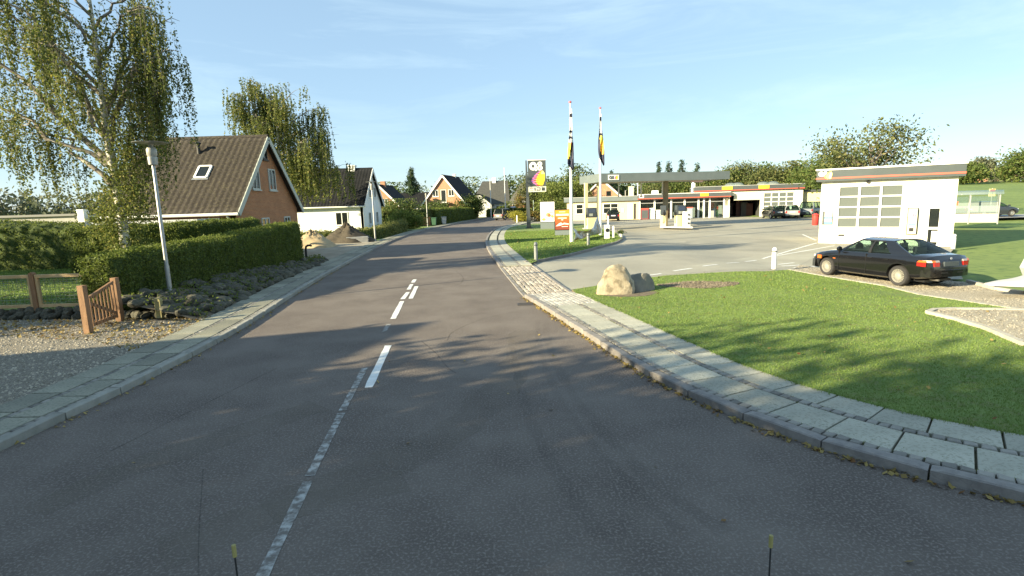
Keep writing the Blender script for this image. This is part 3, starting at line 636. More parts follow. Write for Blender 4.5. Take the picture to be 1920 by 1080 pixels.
def birch(name, label, loc, H, limbs, ntress, seed, leaf=.05, per_m=24, low=None, maxlen=3.6, minz=1.4, tr=.2, tw=.2, ns=7):
    """weeping birch: limbs rise and arch over, tresses of thin twigs hang from their outer halves"""
    rng = np.random.default_rng(seed); t = thing(name, label, 'tree', loc); mb = MB(); mt = MB()
    tp = [np.array([0, 0, -.2]), np.array([.05, .05, H*.2]), np.array([-.1, .1, H*.42]), np.array([.05, 0, H*.66]), np.array([.1, -.1, H*.93])]
    mt.tube(tp, [tr*1.2, tr, tr*.75, tr*.4, .025], 9); pts = []; wts = []
    tz = np.array([p[2] for p in tp]); tpx = np.array(tp)
    for (z0, az, r, dz, th_) in limbs:
        a = np.array([np.interp(z0, tz, tpx[:, i]) for i in range(3)]); b = a+np.array([math.cos(az)*r, math.sin(az)*r, dz])
        L = limb(a, b, rng, .16, 9, .10); mb.tube(L, list(np.linspace(th_, .012, 9)), 6)
        for k in range(3, 9):
            for _ in range(2):
                sb = L[k]+np.array([rng.normal(0, .45)+math.cos(az)*.35, rng.normal(0, .45)+math.sin(az)*.35, rng.uniform(-.1, .45)])*(r*.22+.3)
                mb.tube([L[k], (L[k]+sb)/2+np.array([0, 0, .12]), sb], [.02, .013, .005], 4); pts += [sb, (L[k]+sb)/2]; wts += [1.0, .6]
            pts.append(L[k]); wts.append(.5)
    for z in np.linspace(H*.42, H*.95, 26): pts.append(np.array([rng.normal(0, .7), rng.normal(0, .5), z])); wts.append(1.0)
    pts = np.array(pts); wts = np.array(wts)/sum(wts); Q = []
    for s_ in range(ntress):
        p0 = pts[rng.choice(len(pts), p=wts)]; full = rng.uniform(.35, 1)*maxlen; full = min(full, max(.4, p0[2]-minz-rng.uniform(0, 1.0)))
        for q in range(ns):
            p = p0+rng.normal(0, tw, 3)*np.array([1, 1, .5]); ln = full*rng.uniform(.45, 1.05); m_ = max(4, int(ln*per_m)); u = rng.random(m_)**.85; dr = rng.normal(0, .07, 2)
            Q.append(np.stack([p[0]+dr[0]*u*ln+rng.normal(0, .035, m_), p[1]+dr[1]*u*ln+rng.normal(0, .035, m_), p[2]-u*ln+rng.normal(0, .03, m_)], 1))
            if q % 2 == 0: mb.tube([p, p+np.array([dr[0]*ln, dr[1]*ln, -ln])], [.0045, .0025], 3)
    if low:
        for (c, sg, n) in low: Q.append(np.array(c)+unit(n, rng)*(rng.random((n, 1))**.45*1.7)*np.array(sg))
    mt.build('trunk', bark_b, t, smooth=60); mb.build('limbs', M('birch_limb_bark', (.17, .145, .115), .9, (.42, .38, .31), 2.5, 6, lo=.45, hi=.7), t, smooth=60)
    P = np.concatenate(Q); P = P[P[:, 2] > .3]; stuff(leaves('crown', P, leaf, birch_leaf, t, seed+2, .4, .6)); return t
# ---------------------------------------------------------------- the two birches
rg = np.random.default_rng(5)
pi = math.pi
lim = [(3.2, pi*.97, 3.4, 2.4, .09), (4.2, pi*1.08, 4.6, 4.0, .11), (5.0, pi*.92, 4.0, 3.4, .09), (3.6, pi*.06, 1.7, 2.8, .07), (4.6, -.15, 2.1, 2.9, .08), (5.4, .1, 2.2, 2.2, .07),
       (6.0, pi*.2, 2.0, 3.0, .07), (6.6, pi*1.2, 3.6, 2.6, .07), (7.2, -.3, 2.0, 1.6, .06), (5.6, pi*.5, 2.4, 2.4, .07), (5.0, pi*1.5, 2.3, 2.6, .07), (7.8, pi*.85, 3.4, 2.0, .05), (8.4, .2, 1.9, 1.2, .05), (8.8, pi*1.3, 2.4, 1.6, .05), (4.0, pi*1.02, 5.6, 1.8, .08), (6.4, pi*1.0, 5.0, 3.2, .08), (8.0, pi*1.1, 4.4, 2.2, .06)]
birch('birch_tree', 'tall weeping birch with a pale trunk behind the roadside hedge', (-13.3, 18.4, .2), 12.5, lim, 165, 3, .044, 25,
      [((.1, 0, 2.7), (.5, .5, .8), 2800), ((.7, 0, 3.3), (.55, .5, .8), 2000), ((-.5, 0, 2.0), (.4, .4, .5), 1300), ((.35, 0, 1.3), (.45, .4, .3), 900), ((.5, 0, 4.6), (.5, .5, .8), 1800)], 3.9, 2.2, .15, .17)
lim2 = [(z, a, r, dz, .08) for z, a, r, dz in [(4, 3.1, 3.8, 4.5), (5, .2, 3.6, 3.6), (4.5, -.3, 4.6, 2.6), (6, 1.6, 3, 4), (6, 4.6, 3, 4), (7, 2.6, 3.6, 4), (8, .5, 3.2, 3.0), (8.5, 3.5, 2.8, 3.4), (9, 5.6, 2.6, 2.8), (5.2, 5.6, 4.2, 2.6), (7.6, -.1, 4.0, 1.2), (10, 2.2, 1.8, 2.6), (3.6, .0, 4.6, 2.4), (9.5, 3.0, 1.6, 3.6)]]
birch('birch_tree', 'large drooping birch rising behind the brown roof of the brick house', (-19.2, 46, 0), 13.8, lim2, 185, 9, .08, 17, [((0, 0, 8.0), (1.6, 1.5, 2.0), 2000), ((1.8, 0, 5.4), (1.4, 1.4, 1.3), 1500)], 4.4, 2.6, .22, .32)

# ---------------------------------------------------------------- rubble stone bank, stone edging
def stone_mesh(k, sz=1.0):
    rng = np.random.default_rng(100+k); bm = bmesh.new(); bmesh.ops.create_icosphere(bm, subdivisions=2, radius=1.0)
    d = unit(7, rng)
    for v in bm.verts:
        p = np.array(v.co); r = 1.0
        for q in d: r = min(r, .78/max(.05, p@q)) if p@q > .6 else r
        r *= 1+rng.normal(0, .03); v.co = Vector(p*r)
    me = bpy.data.meshes.new('stone'); bm.to_mesh(me); bm.free(); me.materials.append(stone_d)
    me.polygons.foreach_set('use_smooth', [True]*len(me.polygons)); me.set_sharp_from_angle(angle=R(28)); return me
SM = [stone_mesh(k) for k in range(9)]
def stone(parent, x, y, z, s, fl=.6, mat=None):
    o = bpy.data.objects.new('stone', random.choice(SM)); COL.objects.link(o); o.parent = parent; o.location = (x, y, z)
    o.scale = (s*random.uniform(.8, 1.3), s*random.uniform(.75, 1.1), s*fl*random.uniform(.7, 1.15)); o.rotation_euler = (random.uniform(-.5, .5), random.uniform(-.5, .5), random.uniform(0, 6.3))
bank = thing('stone_bank', 'dark rubble stone bank sloping from the hedge down to the left pavement', 'stone wall')
us = np.linspace(KL.near((-6.4, 13.0)), KL.near((-8.0, 27.0)), 40); V = []; F = []
def bankz(t, w_): return .09+(.46*min(1, w_/1.6)+.06)*t**.8
for k, u in enumerate(us):
    a = np.array(KL.at(u, -1.27)); b = np.array([-9.95, a[1]+.3])
    fade = 1 if a[1] < 24 else max(0, 1-(a[1]-24)/3); wd = abs(a[0]-b[0])
    for t in np.linspace(0, 1, 6): p = a+(b-a)*t; V.append((p[0], p[1], bankz(t, wd*fade)-.06))
for k in range(len(us)-1):
    for j in range(5): F.append((k*6+j, k*6+6+j, k*6+7+j, k*6+1+j))
MB().add(V, [tuple(reversed(f)) for f in F]).build('earth', soilm, bank)
cnt = 0
while cnt < 290:
    u = random.uniform(us[0], us[-1]); a = np.array(KL.at(u, -1.27)); b = np.array([-9.85, a[1]+.3])
    if random.random() > min(1, 19/a[1]): continue
    t = random.uniform(.03, 1); p = a+(b-a)*t; fade = 1 if a[1] < 24 else max(.1, 1-(a[1]-24)/3)
    stone(bank, p[0], p[1], bankz(t, abs(a[0]-b[0])*fade)-.03, random.uniform(.13, .27)*(1 if a[1] < 20 else 1.2), .62); cnt += 1
for k in range(34):   # near end of the bank
    t = k/34; stone(bank, -8.0-2.4*t+random.uniform(-.1, .1), 13.35+.25*t+random.uniform(-.12, .12), +.10+.05*random.random(), random.uniform(.09, .16), .75)
# ivy and grass tufts between the stones
P = []
for k in range(3800):
    u = random.uniform(us[0], us[-1]); a = np.array(KL.at(u, -1.27)); b = np.array([-9.85, a[1]+.3]); t = random.random(); p = a+(b-a)*t
    P.append((p[0], p[1], bankz(t, abs(a[0]-b[0]))+random.uniform(-.02, .14)))
stuff(leaves('ground_cover', np.array(P), .04, hedge_leaf, bank, 77))
edging = thing('stone_edging', 'row of rounded field stones below the timber wire fence', 'stone wall')
for row in range(3):
    for k in range(24):
        x = -10.35-k*.27+random.uniform(-.07, .07)
        stone(edging, x, 13.62+.1*row+.012*k+random.uniform(-.05, .05), .09+row*.07, random.uniform(.10, .15), .9)

# ---------------------------------------------------------------- timber fence with wire, and the gate
fy = lambda x: 13.95-(x+10.7)*.0
posts = [-10.55, -12.6, -14.65]
fence = thing('wire_fence', 'low timber fence with wire mesh panels above the field stones', 'fence', (0, 0, 0))
fl = fence
for x in posts:
    b = MB(); b.box(x-.06, x+.06, 13.9, 14.02, .1, 1.23); b.xz([(x-.06, 1.23), (x+.06, 1.23), (x, 1.27)], 13.9, 14.02); b.build('post', wood_w, fl)
for i in range(2):
    x1, x0 = posts[i]-.07, posts[i+1]+.07
    pn = MB().box(x0, x1, 13.925, 13.995, 1.12, 1.2).build('top_rail', wood_l, fl)
    MB().box(x0, x1, 13.925, 13.995, .33, .41).build('bottom_rail', wood_l, fl)
    for x in (x0, x1-.07): MB().box(x, x+.07, 13.93, 13.99, .41, 1.12).build('stile', wood_l, fl)
    wm = MB(); zs = np.concatenate([np.linspace(.45, .8, 5), np.linspace(.84, 1.1, 6)])
    for z in zs: wm.bar((x0, 13.96, z), (x1, 13.96, z), .006, .006)
    for x in np.arange(x0+.1, x1, .12): wm.bar((x, 13.965, .41), (x, 13.965, 1.12), .005, .005)
    wm.build('wire_mesh', M('fence_wire', (.22, .25, .24), .5, metal=.5), fl)
ga, gb_ = Vector((*G(167, 625, .08), .08)), Vector((*G(226, 602, .08), .08))
gate = thing('gate', 'brown timber picket gate standing open beside the hedge end', 'gate')
for q, nm in ((ga, 'gate_post'), (gb_, 'gate_post')):
    MB().box(q.x-.065, q.x+.065, q.y-.065, q.y+.065, -.02, 1.17).build(nm, wood_w, gate)
d = (gb_-ga).normalized(); A = ga+d*.16; B = gb_-d*.1
MB().bar(A+Vector((0, 0, .78)), B+Vector((0, 0, 1.0)), .05, .06).build('top_rail', wood_w, gate)
MB().bar(A+Vector((0, 0, .16)), B+Vector((0, 0, .17)), .04, .08).build('bottom_rail', wood_w, gate)
MB().bar(A+Vector((0, 0, .66)), B+Vector((0, 0, .22)), .035, .07).build('brace', wood_w, gate)
for k in range(8):
    q = A.lerp(B, (k+.25)/7.5); MB().bar(q+Vector((.03, -.02, .12)), q+Vector((.03, -.02, .78+.22*k/7.5)), .022, .05, up=(d.x, d.y, 0)).build('picket', wood_w, gate)
c = G(300, 590, .2)
tag(MB().box(-.07, .07, -.05, .05, 0, .42).xz([(-.08, .42), (.08, .42), (.06, .5), (-.06, .5)], -.06, .06).build('marker_post', M('mossy_post', (.32, .27, .10), .9, (.24, .22, .12), 8, 6, .3, 40), loc=(c[0], c[1], .12)), 'short mossy post among the stones beside the lamp foot', 'post')

# ---------------------------------------------------------------- street lamps
def lamp(loc, label, group=None, h=4.5, rz=0):
    t = thing('street_lamp', label, 'street lamp', loc, rz, group)
    MB().lathe([(.10, 0), (.10, .02), (.062, .03), (.06, 1.1), (.05, 1.16), (.042, h-.62), (.035, h-.6)], 14).build('pole', steel, t, smooth=40)
    ln = MB().lathe([(.05, h-.62), (.11, h-.6), (.115, h-.5), (.12, h-.46), (.12, h-.40), (.11, h-.39)], 16).build('lantern_base', steel, t, smooth=40)
    MB().lathe([(.10, h-.39), (.125, h-.34), (.125, h-.20), (.09, h-.14), (.05, h-.12)], 16).build('lantern_glass', M('lamp_lens', (.36, .35, .31), .3), t, smooth=60)
    MB().lathe([(.05, h-.13), (.07, h-.06), (.42, h-.035), (.43, h-.02), (.05, h+.02), (0, h+.03)], 24).build('shade', M('lamp_shade_metal', (.30, .30, .28), .5, metal=.5), t, smooth=50); return t
c = G(322, 570, .18)
lamp((c[0], c[1], .14), 'street lamp with a flat disc shade standing in the stone bank', h=4.45)
c = G(704, 452, .1); lamp((c[0], c[1], .08), 'street lamp beside the pale gable of the white house', h=4.5)
c = G(802, 425, .1); lamp((c[0], c[1], .08), 'street lamp beside the low brick wall and bins', h=4.2)

# ---------------------------------------------------------------- houses
def ribbed_roof(name, p0, p1, p2, p3, mat, parent, pitch=.30, rows=.34, amp=.022):
    # p0->p1 along the eave, p3->p2 along the ridge
    p0, p1, p2, p3 = [np.array(p, float) for p in (p0, p1, p2, p3)]; L = np.linalg.norm(p1-p0); Hh = np.linalg.norm(p3-p0)
    nU = int(L/pitch*4); nR = int(Hh/rows); nrm = np.cross(p1-p0, p3-p0); nrm /= np.linalg.norm(nrm)
    if nrm[2] < 0: nrm = -nrm
    U = np.linspace(0, 1, nU+1); V = []; rowsv = []
    for r in range(nR):
        rowsv += [(r/nR, .018), ((r+1)/nR, .006)]
    for t, lift in rowsv:
        off = amp*np.cos(U*L/pitch*2*math.pi)+lift; P = ((p0+(p3-p0)*t)[None]*(1-U[:, None])+(p1+(p2-p1)*t)[None]*U[:, None])+nrm[None]*off[:, None]; V.append(P)
    V = np.concatenate(V); n = nU+1; i0 = (np.arange(len(rowsv)-1)[:, None]*n+np.arange(nU)[None]).ravel()
    return mesh_np(name, V, np.stack([i0, i0+1, i0+n+1, i0+n], 1), mat, parent)
tile_b = M('brown_tiles', (.024, .018, .014), .85, (.036, .028, .021), 1.4, 8, c3=(.065, .055, .034), s3=9)
tile_k = M('black_tiles', (.012, .013, .015), .85, (.022, .023, .026), 2, 6, spec=.15)
brick_r = brickmat('red_brick', (.42, .165, .06), (.33, .12, .045), (.33, .24, .15))
brick_o = brickmat('orange_brick', (.46, .19, .09), (.38, .15, .07), (.42, .34, .26))
wgable = M('white_wash', (.74, .74, .70), .85, (.66, .66, .62), .7, 8, .1, 40, c3=(.6, .59, .53), s3=3)
board = M('dark_board', (.03, .028, .025), .6)
boardl = M('pale_board', (.42, .44, .38), .6)
def window(parent, x, y, z, wd, h, axis, frame, pane=glass_d, mull=1, out=1, trans=0):
    """axis 'x': in a wall facing +-x at x; axis 'y': in a wall facing +-y at y; out = outward sign"""
    def bx(u0, u1, d0, d1, z0, z1, b):
        d0, d1 = sorted((d0*out, d1*out))
        if axis == 'x': b.box(x+d0, x+d1, y+u0, y+u1, z0, z1)
        else: b.box(x+u0, x+u1, y+d0, y+d1, z0, z1)
    f = MB(); t = .07
    bx(-wd/2, wd/2, -.02, .045, z, z+t, f); bx(-wd/2, wd/2, -.02, .045, z+h-t, z+h, f); bx(-wd/2, -wd/2+t, -.02, .045, z+t, z+h-t, f); bx(wd/2-t, wd/2, -.02, .045, z+t, z+h-t, f)
    for k in range(mull):
        u = -wd/2+wd*(k+1)/(mull+1); bx(u-t/2, u+t/2, -.02, .04, z+t, z+h-t, f)
    if trans: bx(-wd/2+t, wd/2-t, -.02, .035, z+h*.55, z+h*.55+t*.7, f)
    w_ = f.build('window', frame, parent)
    for k in range(mull+1):
        g_ = MB(); u0 = -wd/2+wd*k/(mull+1)+t*.6; u1 = -wd/2+wd*(k+1)/(mull+1)-t*.6; bx(u0, u1, .004, .014, z+t*.8, z+h-t*.8, g_); g_.build('pane', pane, w_)
    s = MB(); bx(-wd/2-.06, wd/2+.06, 0, .09, z-.06, z, s); s.build('sill', frame, w_)
    return w_
def gable_house(name, label, x_r, x_l, y0, y1, ze, zr, wallm, roofm, bargem, z0=0., oh=.35, cut=True, rot=None, fine=True, gutter=True, chimney=None, cat='house', loc=(0, 0, 0), rz=0):
    """ridge along x; gable faces +x at x_r"""
    t = thing(name, label, cat, loc, rz); ym = (y0+y1)/2; w_ = MB()
    w_.box(x_l, x_r-.01, y0, y1, z0, ze)
    for x, d in ((x_r, -.25), (x_l, .25)):
        a, b = (x+d, x) if d < 0 else (x, x+d); V = [(q, yy, zz) for q in (a, b) for yy, zz in ((y0, z0), (y1, z0), (y1, ze), (ym, zr), (y0, ze))]
        w_.add(V, [(4, 3, 2, 1, 0), (5, 6, 7, 8, 9), (0, 1, 6, 5), (1, 2, 7, 6), (2, 3, 8, 7), (3, 4, 9, 8), (4, 0, 5, 9)])
    w_.build('wall', wallm, t)
    sl_ = (zr-ze)/(ym-y0); e = oh
    for sgn, ya in ((1, y0), (-1, y1)):
        ed_ = (ya-sgn*e); zz = ze-sl_*e
        slab = MB(); T = .12; xr, xl = x_r+.28, x_l-.28
        V = [(xl, ed_, zz), (xr, ed_, zz), (xr, ym, zr+.0), (xl, ym, zr+.0)]; nrm = Vector((0, -sgn*sl_, 1)).normalized()
        V2 = [tuple(Vector(v)+nrm*T) for v in V]; slab.add([*V, *V2], [(0, 3, 2, 1), (4, 5, 6, 7), (0, 1, 5, 4), (1, 2, 6, 5), (2, 3, 7, 6), (3, 0, 4, 7)])
        rf = slab.build('roof', roofm, t)
        if fine or sgn == 1: ribbed_roof('roof_tiles', *[Vector(v)+nrm*(T+.005) for v in V], roofm, rf)
        bb = MB(); bb.bar(Vector((xr+.02, ed_, zz))+nrm*.02, Vector((xr+.02, ym, zr))+nrm*.02, .05, .26); bb.build('bargeboard', bargem, rf)
        if gutter: MB().tube([(xl, ed_-sgn*.07, zz+.02), (xr, ed_-sgn*.07, zz+.02)], .07, 8).build('gutter', white, rf)
    MB().tube([(x_l-.28, ym, zr+.13), (x_r+.28, ym, zr+.13)], .11, 8).build('ridge_tiles', roofm, t)
    if chimney:
        cx, cy, cz, s, cm = chimney; ch = MB().box(cx-s, cx+s, cy-s, cy+s, zr-1.2, cz).box(cx-s-.05, cx+s+.05, cy-s-.05, cy+s+.05, cz, cz+.1).build('chimney', cm, t)
    return t
H1 = gable_house('brick_house', 'red brick house with a steep brown tiled roof behind the hedge', -13.0, -19.0, 25.6, 33.0, 2.78, 6.42, brick_r, tile_b, boardl, oh=.25)
fr = M('grey_frame', (.45, .47, .42), .6)
for y, z, wd, h in ((27.95, 3.75, .85, 1.15), (29.9, 3.75, .85, 1.15)): window(H1, -13.0, y, z, wd, h, 'x', fr, mull=1)
for y, wd in ((27.0, .9), (28.6, .9), (31.4, .8)): window(H1, -13.0, y, 1.1, wd, 1.2, 'x', fr, mull=1)
window(H1, -13.0, 29.3, 5.35, .5, .5, 'x', board, mull=0)
MB().tube([(-13.3, 25.33, 2.5), (-13.2, 25.5, 2.2), (-13.1, 25.55, 1.9), (-13.1, 25.55, .2)], .045, 8).build('downpipe', white, H1)
sl1 = (6.42-2.78)/3.7; nr1 = Vector((0, -sl1, 1)).normalized()
def on_roof(x, y): return Vector((x, y, 2.78+(y-25.6)*sl1))+nr1*.16
p = on_roof(AT(385, 338, 27.4)[0], 27.4); tdir = Vector((0, 1, sl1)).normalized()
sk = MB(); 
for a, b, wd in ((Vector((-.36, 0, 0)), Vector((.36, 0, 0)), .09),): pass
for q0, q1 in (((-.3, -.42), (.3, -.42)), ((-.3, .42), (.3, .42)), ((-.3, -.42), (-.3, .42)), ((.3, -.42), (.3, .42))):
    sk.bar(p+Vector((q0[0], 0, 0))+tdir*q0[1], p+Vector((q1[0], 0, 0))+tdir*q1[1], .10, .10, up=nr1)
sky_l = sk.build('skylight', white, H1); gq = MB()
gq.add([p+Vector((a, 0, 0))+tdir*b+nr1*.02 for a, b in ((-.27, -.39), (.27, -.39), (.27, .39), (-.27, .39))], [(0, 1, 2, 3)]); gq.build('pane', glass_d, sky_l)
fl_ = MB(); fl_.bar(p+tdir*-.57, p+tdir*-.45, .8, .03, up=nr1); fl_.build('flashing', steel, sky_l)
q = on_roof(AT(378, 308, 28.5)[0], 28.5); MB().tube([q-Vector((0, 0, .2)), q+Vector((0, 0, .42))], .09, 10).lathe([(.12, .4), (.16, .45), (.02, .55)], 10, c=tuple(q)).build('roof_vent', board, H1, smooth=40)
cb = thing('carport', 'flat roofed carport with a grey fascia in front of the brick house', 'carport')
MB().box(-18.6, -13.7, 23.6, 25.3, 2.28, 2.36).build('roof', M('felt_roof', (.3, .31, .31), .9), cb); MB().box(-18.65, -13.65, 23.52, 23.6, 2.12, 2.40).build('fascia', M('pale_fascia', (.50, .52, .53), .7), cb)
MB().box(-13.7, -13.62, 23.6, 25.3, 2.12, 2.40).build('fascia', MATS['pale_fascia'], cb)
for x in (-18.3, -16, -13.9): MB().box(x-.06, x+.06, 23.7, 23.82, 0, 2.28).build('post', white, cb)

H2 = gable_house('white_house', 'white rendered house with a black tiled roof beyond the brick house', -13.85, -25.5, 51, 58.2, 3.06, 6.35, M('lime_white', (.84, .84, .80), .85, (.80, .80, .75), .7, 6), tile_k, white, chimney=(-15.6, 54.6, 6.75, .32, white))
window(H2, -15.9, 51, 1.05, 1.2, 1.25, 'y', white, mull=1, out=-1)
for y, z, h in ((53.3, 1.0, 1.2), (56.2, 1.0, 1.2), (53.9, 3.6, 1.1), (55.8, 3.6, 1.1)): window(H2, -13.85, y, z, .9, h, 'x', white, mull=1)
H3 = gable_house('brick_house', 'distant brick house with a black roof beyond the white house gable', 0, -9, -3.4, 3.4, 2.5, 5.95, brick_o, tile_k, white, fine=False, chimney=(-3, 0, 6.6, .35, brick_o), loc=(-20.45, 85, 0), rz=R(-92))
window(H3, 0, .9, 2.9, .9, 1.0, 'x', white, mull=1)
H4 = gable_house('brick_house', 'orange brick gable house with white bargeboards and a balcony door', 0, -9.5, -3.5, 3.6, 3.1, 7.5, brick_o, tile_k, white, fine=False, chimney=(-7, 0, 8.0, .25, white), loc=(-11.2, 92, 0), rz=R(-101))
for y in (-1.35, 1.45): window(H4, 0, y, 4.1, 1.0, 1.1, 'x', white, mull=1)
dd = window(H4, 0, .05, 3.1, .95, 2.1, 'x', white, mull=0); MB().box(0, 1.0, -1.2, 1.3, 2.9, 3.0).build('balcony', M('balcony_slab', (.3, .25, .2), .9), H4)
window(H4, 0, 0, .8, 1.6, 1.3, 'x', white, mull=1)
H5 = thing('white_house', 'low white house with a grey hipped roof at the road bend', 'house', (-7.6, 113, 0))
gt = M('grey_tiles', (.05, .05, .045), .8, (.075, .075, .065), 3, 6)
MB().box(0, 7.4, 0, 8, 0, 2.7).build('wall', wgable, H5)
MB().add([(-.4, -.4, 2.5), (7.7, -.4, 2.5), (7.7, 8.4, 2.5), (-.4, 8.4, 2.5), (1.9, 4, 7.4), (7.4, 4, 7.4)], [(0, 1, 5, 4), (1, 2, 5), (2, 3, 4, 5), (3, 0, 4), (0, 3, 2, 1)]).build('roof', gt, H5)
MB().box(4.0, 4.8, 3.6, 4.4, 6.4, 8.1).build('chimney', white, H5)
MB().add([(-.6, -4.5, 0), (4.0, -4.5, 0), (4.0, -4.5, 2.4), (1.7, -4.5, 4.4), (-.6, -4.5, 4.2), (-.6, .1, 0), (4.0, .1, 0), (4.0, .1, 2.4), (1.7, .1, 4.4), (-.6, .1, 4.2)], [(0, 1, 2, 3, 4), (1, 6, 7, 2), (5, 0, 4, 9), (9, 8, 7, 6, 5)]).build('wing', wgable, H5)
MB().add([(4.4, -4.8, 2.2), (1.7, -4.8, 4.6), (1.7, 3, 4.6), (4.4, 3, 2.2), (-.9, -4.8, 4.4), (-.9, 3, 4.4)], [(0, 3, 2, 1), (1, 2, 5, 4)]).build('wing_roof', gt, H5)
window(H5, 5.4, 0, 1.1, 1.3, 1.1, 'y', white, mull=1, out=-1)
H6 = gable_house('brick_house', 'far house with a grey roof showing past the white house', 0, -7, -3.5, 3.5, 2.6, 7.0, brick_o, MATS['grey_tiles'], white, fine=False, loc=(6.5, 128, 0), rz=R(-60))
H7 = gable_house('dark_roofed_house', 'low dark roofed house half hidden behind the conifers', -15.5, -25, 104, 111, 2.3, 5.0, brick_o, tile_k, board, fine=False)
# ---------------------------------------------------------------- left side beyond the hedge
c = G(558, 478, .1); wb = thing('wheelie_bin', 'grey green wheelie bin at the far end of the roadside hedge', 'bin', (c[0]+.5, c[1]-1.5, .05), .4)
b = MB(); b.add([(-.22, -.25, .08), (.22, -.25, .08), (.22, .25, .08), (-.22, .25, .08), (-.28, -.33, .95), (.28, -.33, .95), (.28, .33, .95), (-.28, .33, .95)], [(0, 3, 2, 1), (4, 5, 6, 7), (0, 1, 5, 4), (1, 2, 6, 5), (2, 3, 7, 6), (3, 0, 4, 7)]); b.build('body', M('bin_green', (.07, .13, .11), .5), wb)
MB().box(-.3, .3, -.37, .36, .955, 1.02).build('lid', M('bin_lid', (.3, .36, .33), .5), wb)
for x in (-.24, .24): MB().lathe([(.1, -.03), (.1, .03)], 14, 'x', (x, .24, .1)).build('wheel', rubber, wb)
c = G(575, 487, .05)
tag(MB().tube([(0, 0, 0), (0, 0, .62), (.03, 0, .74), (.12, 0, .80), (.26, 0, .80), (.32, 0, .76)], .055, 10).build('standpipe', black, loc=(c[0], c[1], 0), smooth=50), 'bent black standpipe beside the pavement near the sand heap', 'pipe')
yard = [(-10.3, 26.5), (-9.3, 26.5)]+KL.poly(KL.near((-8.0, 27)), KL.near((-9.0, 41)), -1.26, 1)+[(-11.5, 42), (-17, 43), (-18, 30), (-12.5, 29)]
struct(sheet('building_yard', yard, .06, M('yard_grit', (.24, .205, .15), .95, (.33, .29, .22), 1.2, 9, .6, 40)))
def heap(name, label, cx, cy, rx, ry, h, mat, seed, bl=.1):
    rng = np.random.default_rng(seed); n = 26; m_ = 40; V = []; F = []
    ph = rng.uniform(0, 6, 6)
    for i in range(n):
        for j in range(m_):
            r = i/(n-1); a = 2*math.pi*j/m_; rr = r*(1+.12*math.sin(2*a+ph[0])+.08*math.sin(5*a+ph[1]))
            z = h*(1-r**1.15)*(1+.1*math.sin(3*a+ph[2]))+bl*h*(rng.normal()*.7*(1-r)+.8*math.sin(9*r+4*a+ph[3])*math.sin(5*a+ph[4])*r*(1-r)*2); V.append((cx+rx*rr*math.cos(a), cy+ry*rr*math.sin(a), .05+max(-.02, z)))
    for i in range(n-1):
        for j in range(m_): F.append((i*m_+j, (i+1)*m_+j, (i+1)*m_+(j+1) % m_, i*m_+(j+1) % m_))
    return tag(MB().add(V, F).build(name, mat, smooth=45), label, 'heap')
c = (-13.9, 37.4); heap('sand_heap', 'pale sand heap beside the pavement in front of the white house', c[0], c[1], 1.75, 1.5, 1.1, M('sand', (.33, .25, .14), .95, (.42, .33, .2), 3, 8, .5, 30), 1, .09)
c = (-12.6, 41.5); heap('soil_heap', 'dark soil heap next to the pale sand heap', c[0], c[1], 2.0, 1.6, 1.35, M('dark_soil', (.045, .038, .028), 1, (.08, .065, .045), 4, 8, .7, 30), 2, .09)
c = G(668, 454, .1); pl = thing('plank_stack', 'stack of pale boards lying beside the soil heap', 'planks', (c[0], c[1]+.3, .06), .15)
for k in range(6): MB().box(-.85+.05*(k % 3), .85-.04*(k % 2), -.3, .3, k*.075, k*.075+.05).build('board', M('grey_board', (.26, .27, .28), .8, (.36, .36, .35), 4, 5), pl)
# scrubby hedge by the white house and the planting further on
hedge('hedge', 'straggly low hedge along the pavement in front of the white house', [(-17.5, 44), (-13.5, 44.5), (-11.6, 47), (-11.4, 52), (-11.4, 57)], .9, 0, [.7, .72, .85, 1.0, 1.15], MATS['yellow_green'] if 'yellow_green' in MATS else leafmat('yellow_green', (.12, .14, .035), (.26, .26, .08), .4), 9000, .07, 11, rough=.16)
tree('shrub', 'dense dark shrub at the corner past the white house', (-11.7, 60.5, 0), 2.3, 1.7, .1, 22, 6500, .09, hedge_leaf, 12, cat='shrub', tr=.06)
tree('shrub', 'rounded green shrub behind the low brick wall', (-14.5, 71, 0), 3.5, 2.3, .2, 22, 5000, .12, tree_leaf, 13, cat='shrub', tr=.08)
tree('shrub', 'light green bush below the orange brick gable', (-11.6, 83, 0), 3.3, 2.2, .2, 20, 4000, .13, tree_leaf, 14, cat='shrub', tr=.08)
tree('shrub', 'brownish bush in front of the distant brick house', (-17.0, 76, 0), 3.2, 2.0, .2, 18, 2600, .13, autumn_leaf, 15, cat='shrub', tr=.08)
hedge('hedge', 'long dark clipped hedge along the road beyond the bins', [(-10.6, 74), (-9.0, 81), (-7.3, 90), (-6.6, 95)], 1.6, 0, [2.1, 2.1, 2.0, 1.9], hedge_leaf, 12000, .09, 16, rough=.12)
hedge('hedge', 'pale topped hedge crossing behind the parked bins', [(-17, 70), (-13.5, 72), (-10.9, 74)], 1.2, 0, [1.9, 1.95, 2.1], olive_leaf, 6000, .08, 17, rough=.12)
tree('shrub', 'tall dark bush where the clipped hedge ends at the bend', (-6.6, 94, 0), 4.0, 2.0, .1, 26, 6000, .15, hedge_leaf, 18, cat='shrub', tr=.1)
tree('shrub', 'round bush in front of the orange brick house', (-8.3, 92.5, 0), 4.2, 2.2, .2, 20, 4000, .15, tree_leaf, 19, cat='shrub', tr=.1)
tree('shrub', 'dark round shrub beside the low white house', (-.3, 108, 0), 2.8, 1.6, .1, 16, 2500, .14, hedge_leaf, 20, cat='shrub', tr=.08)
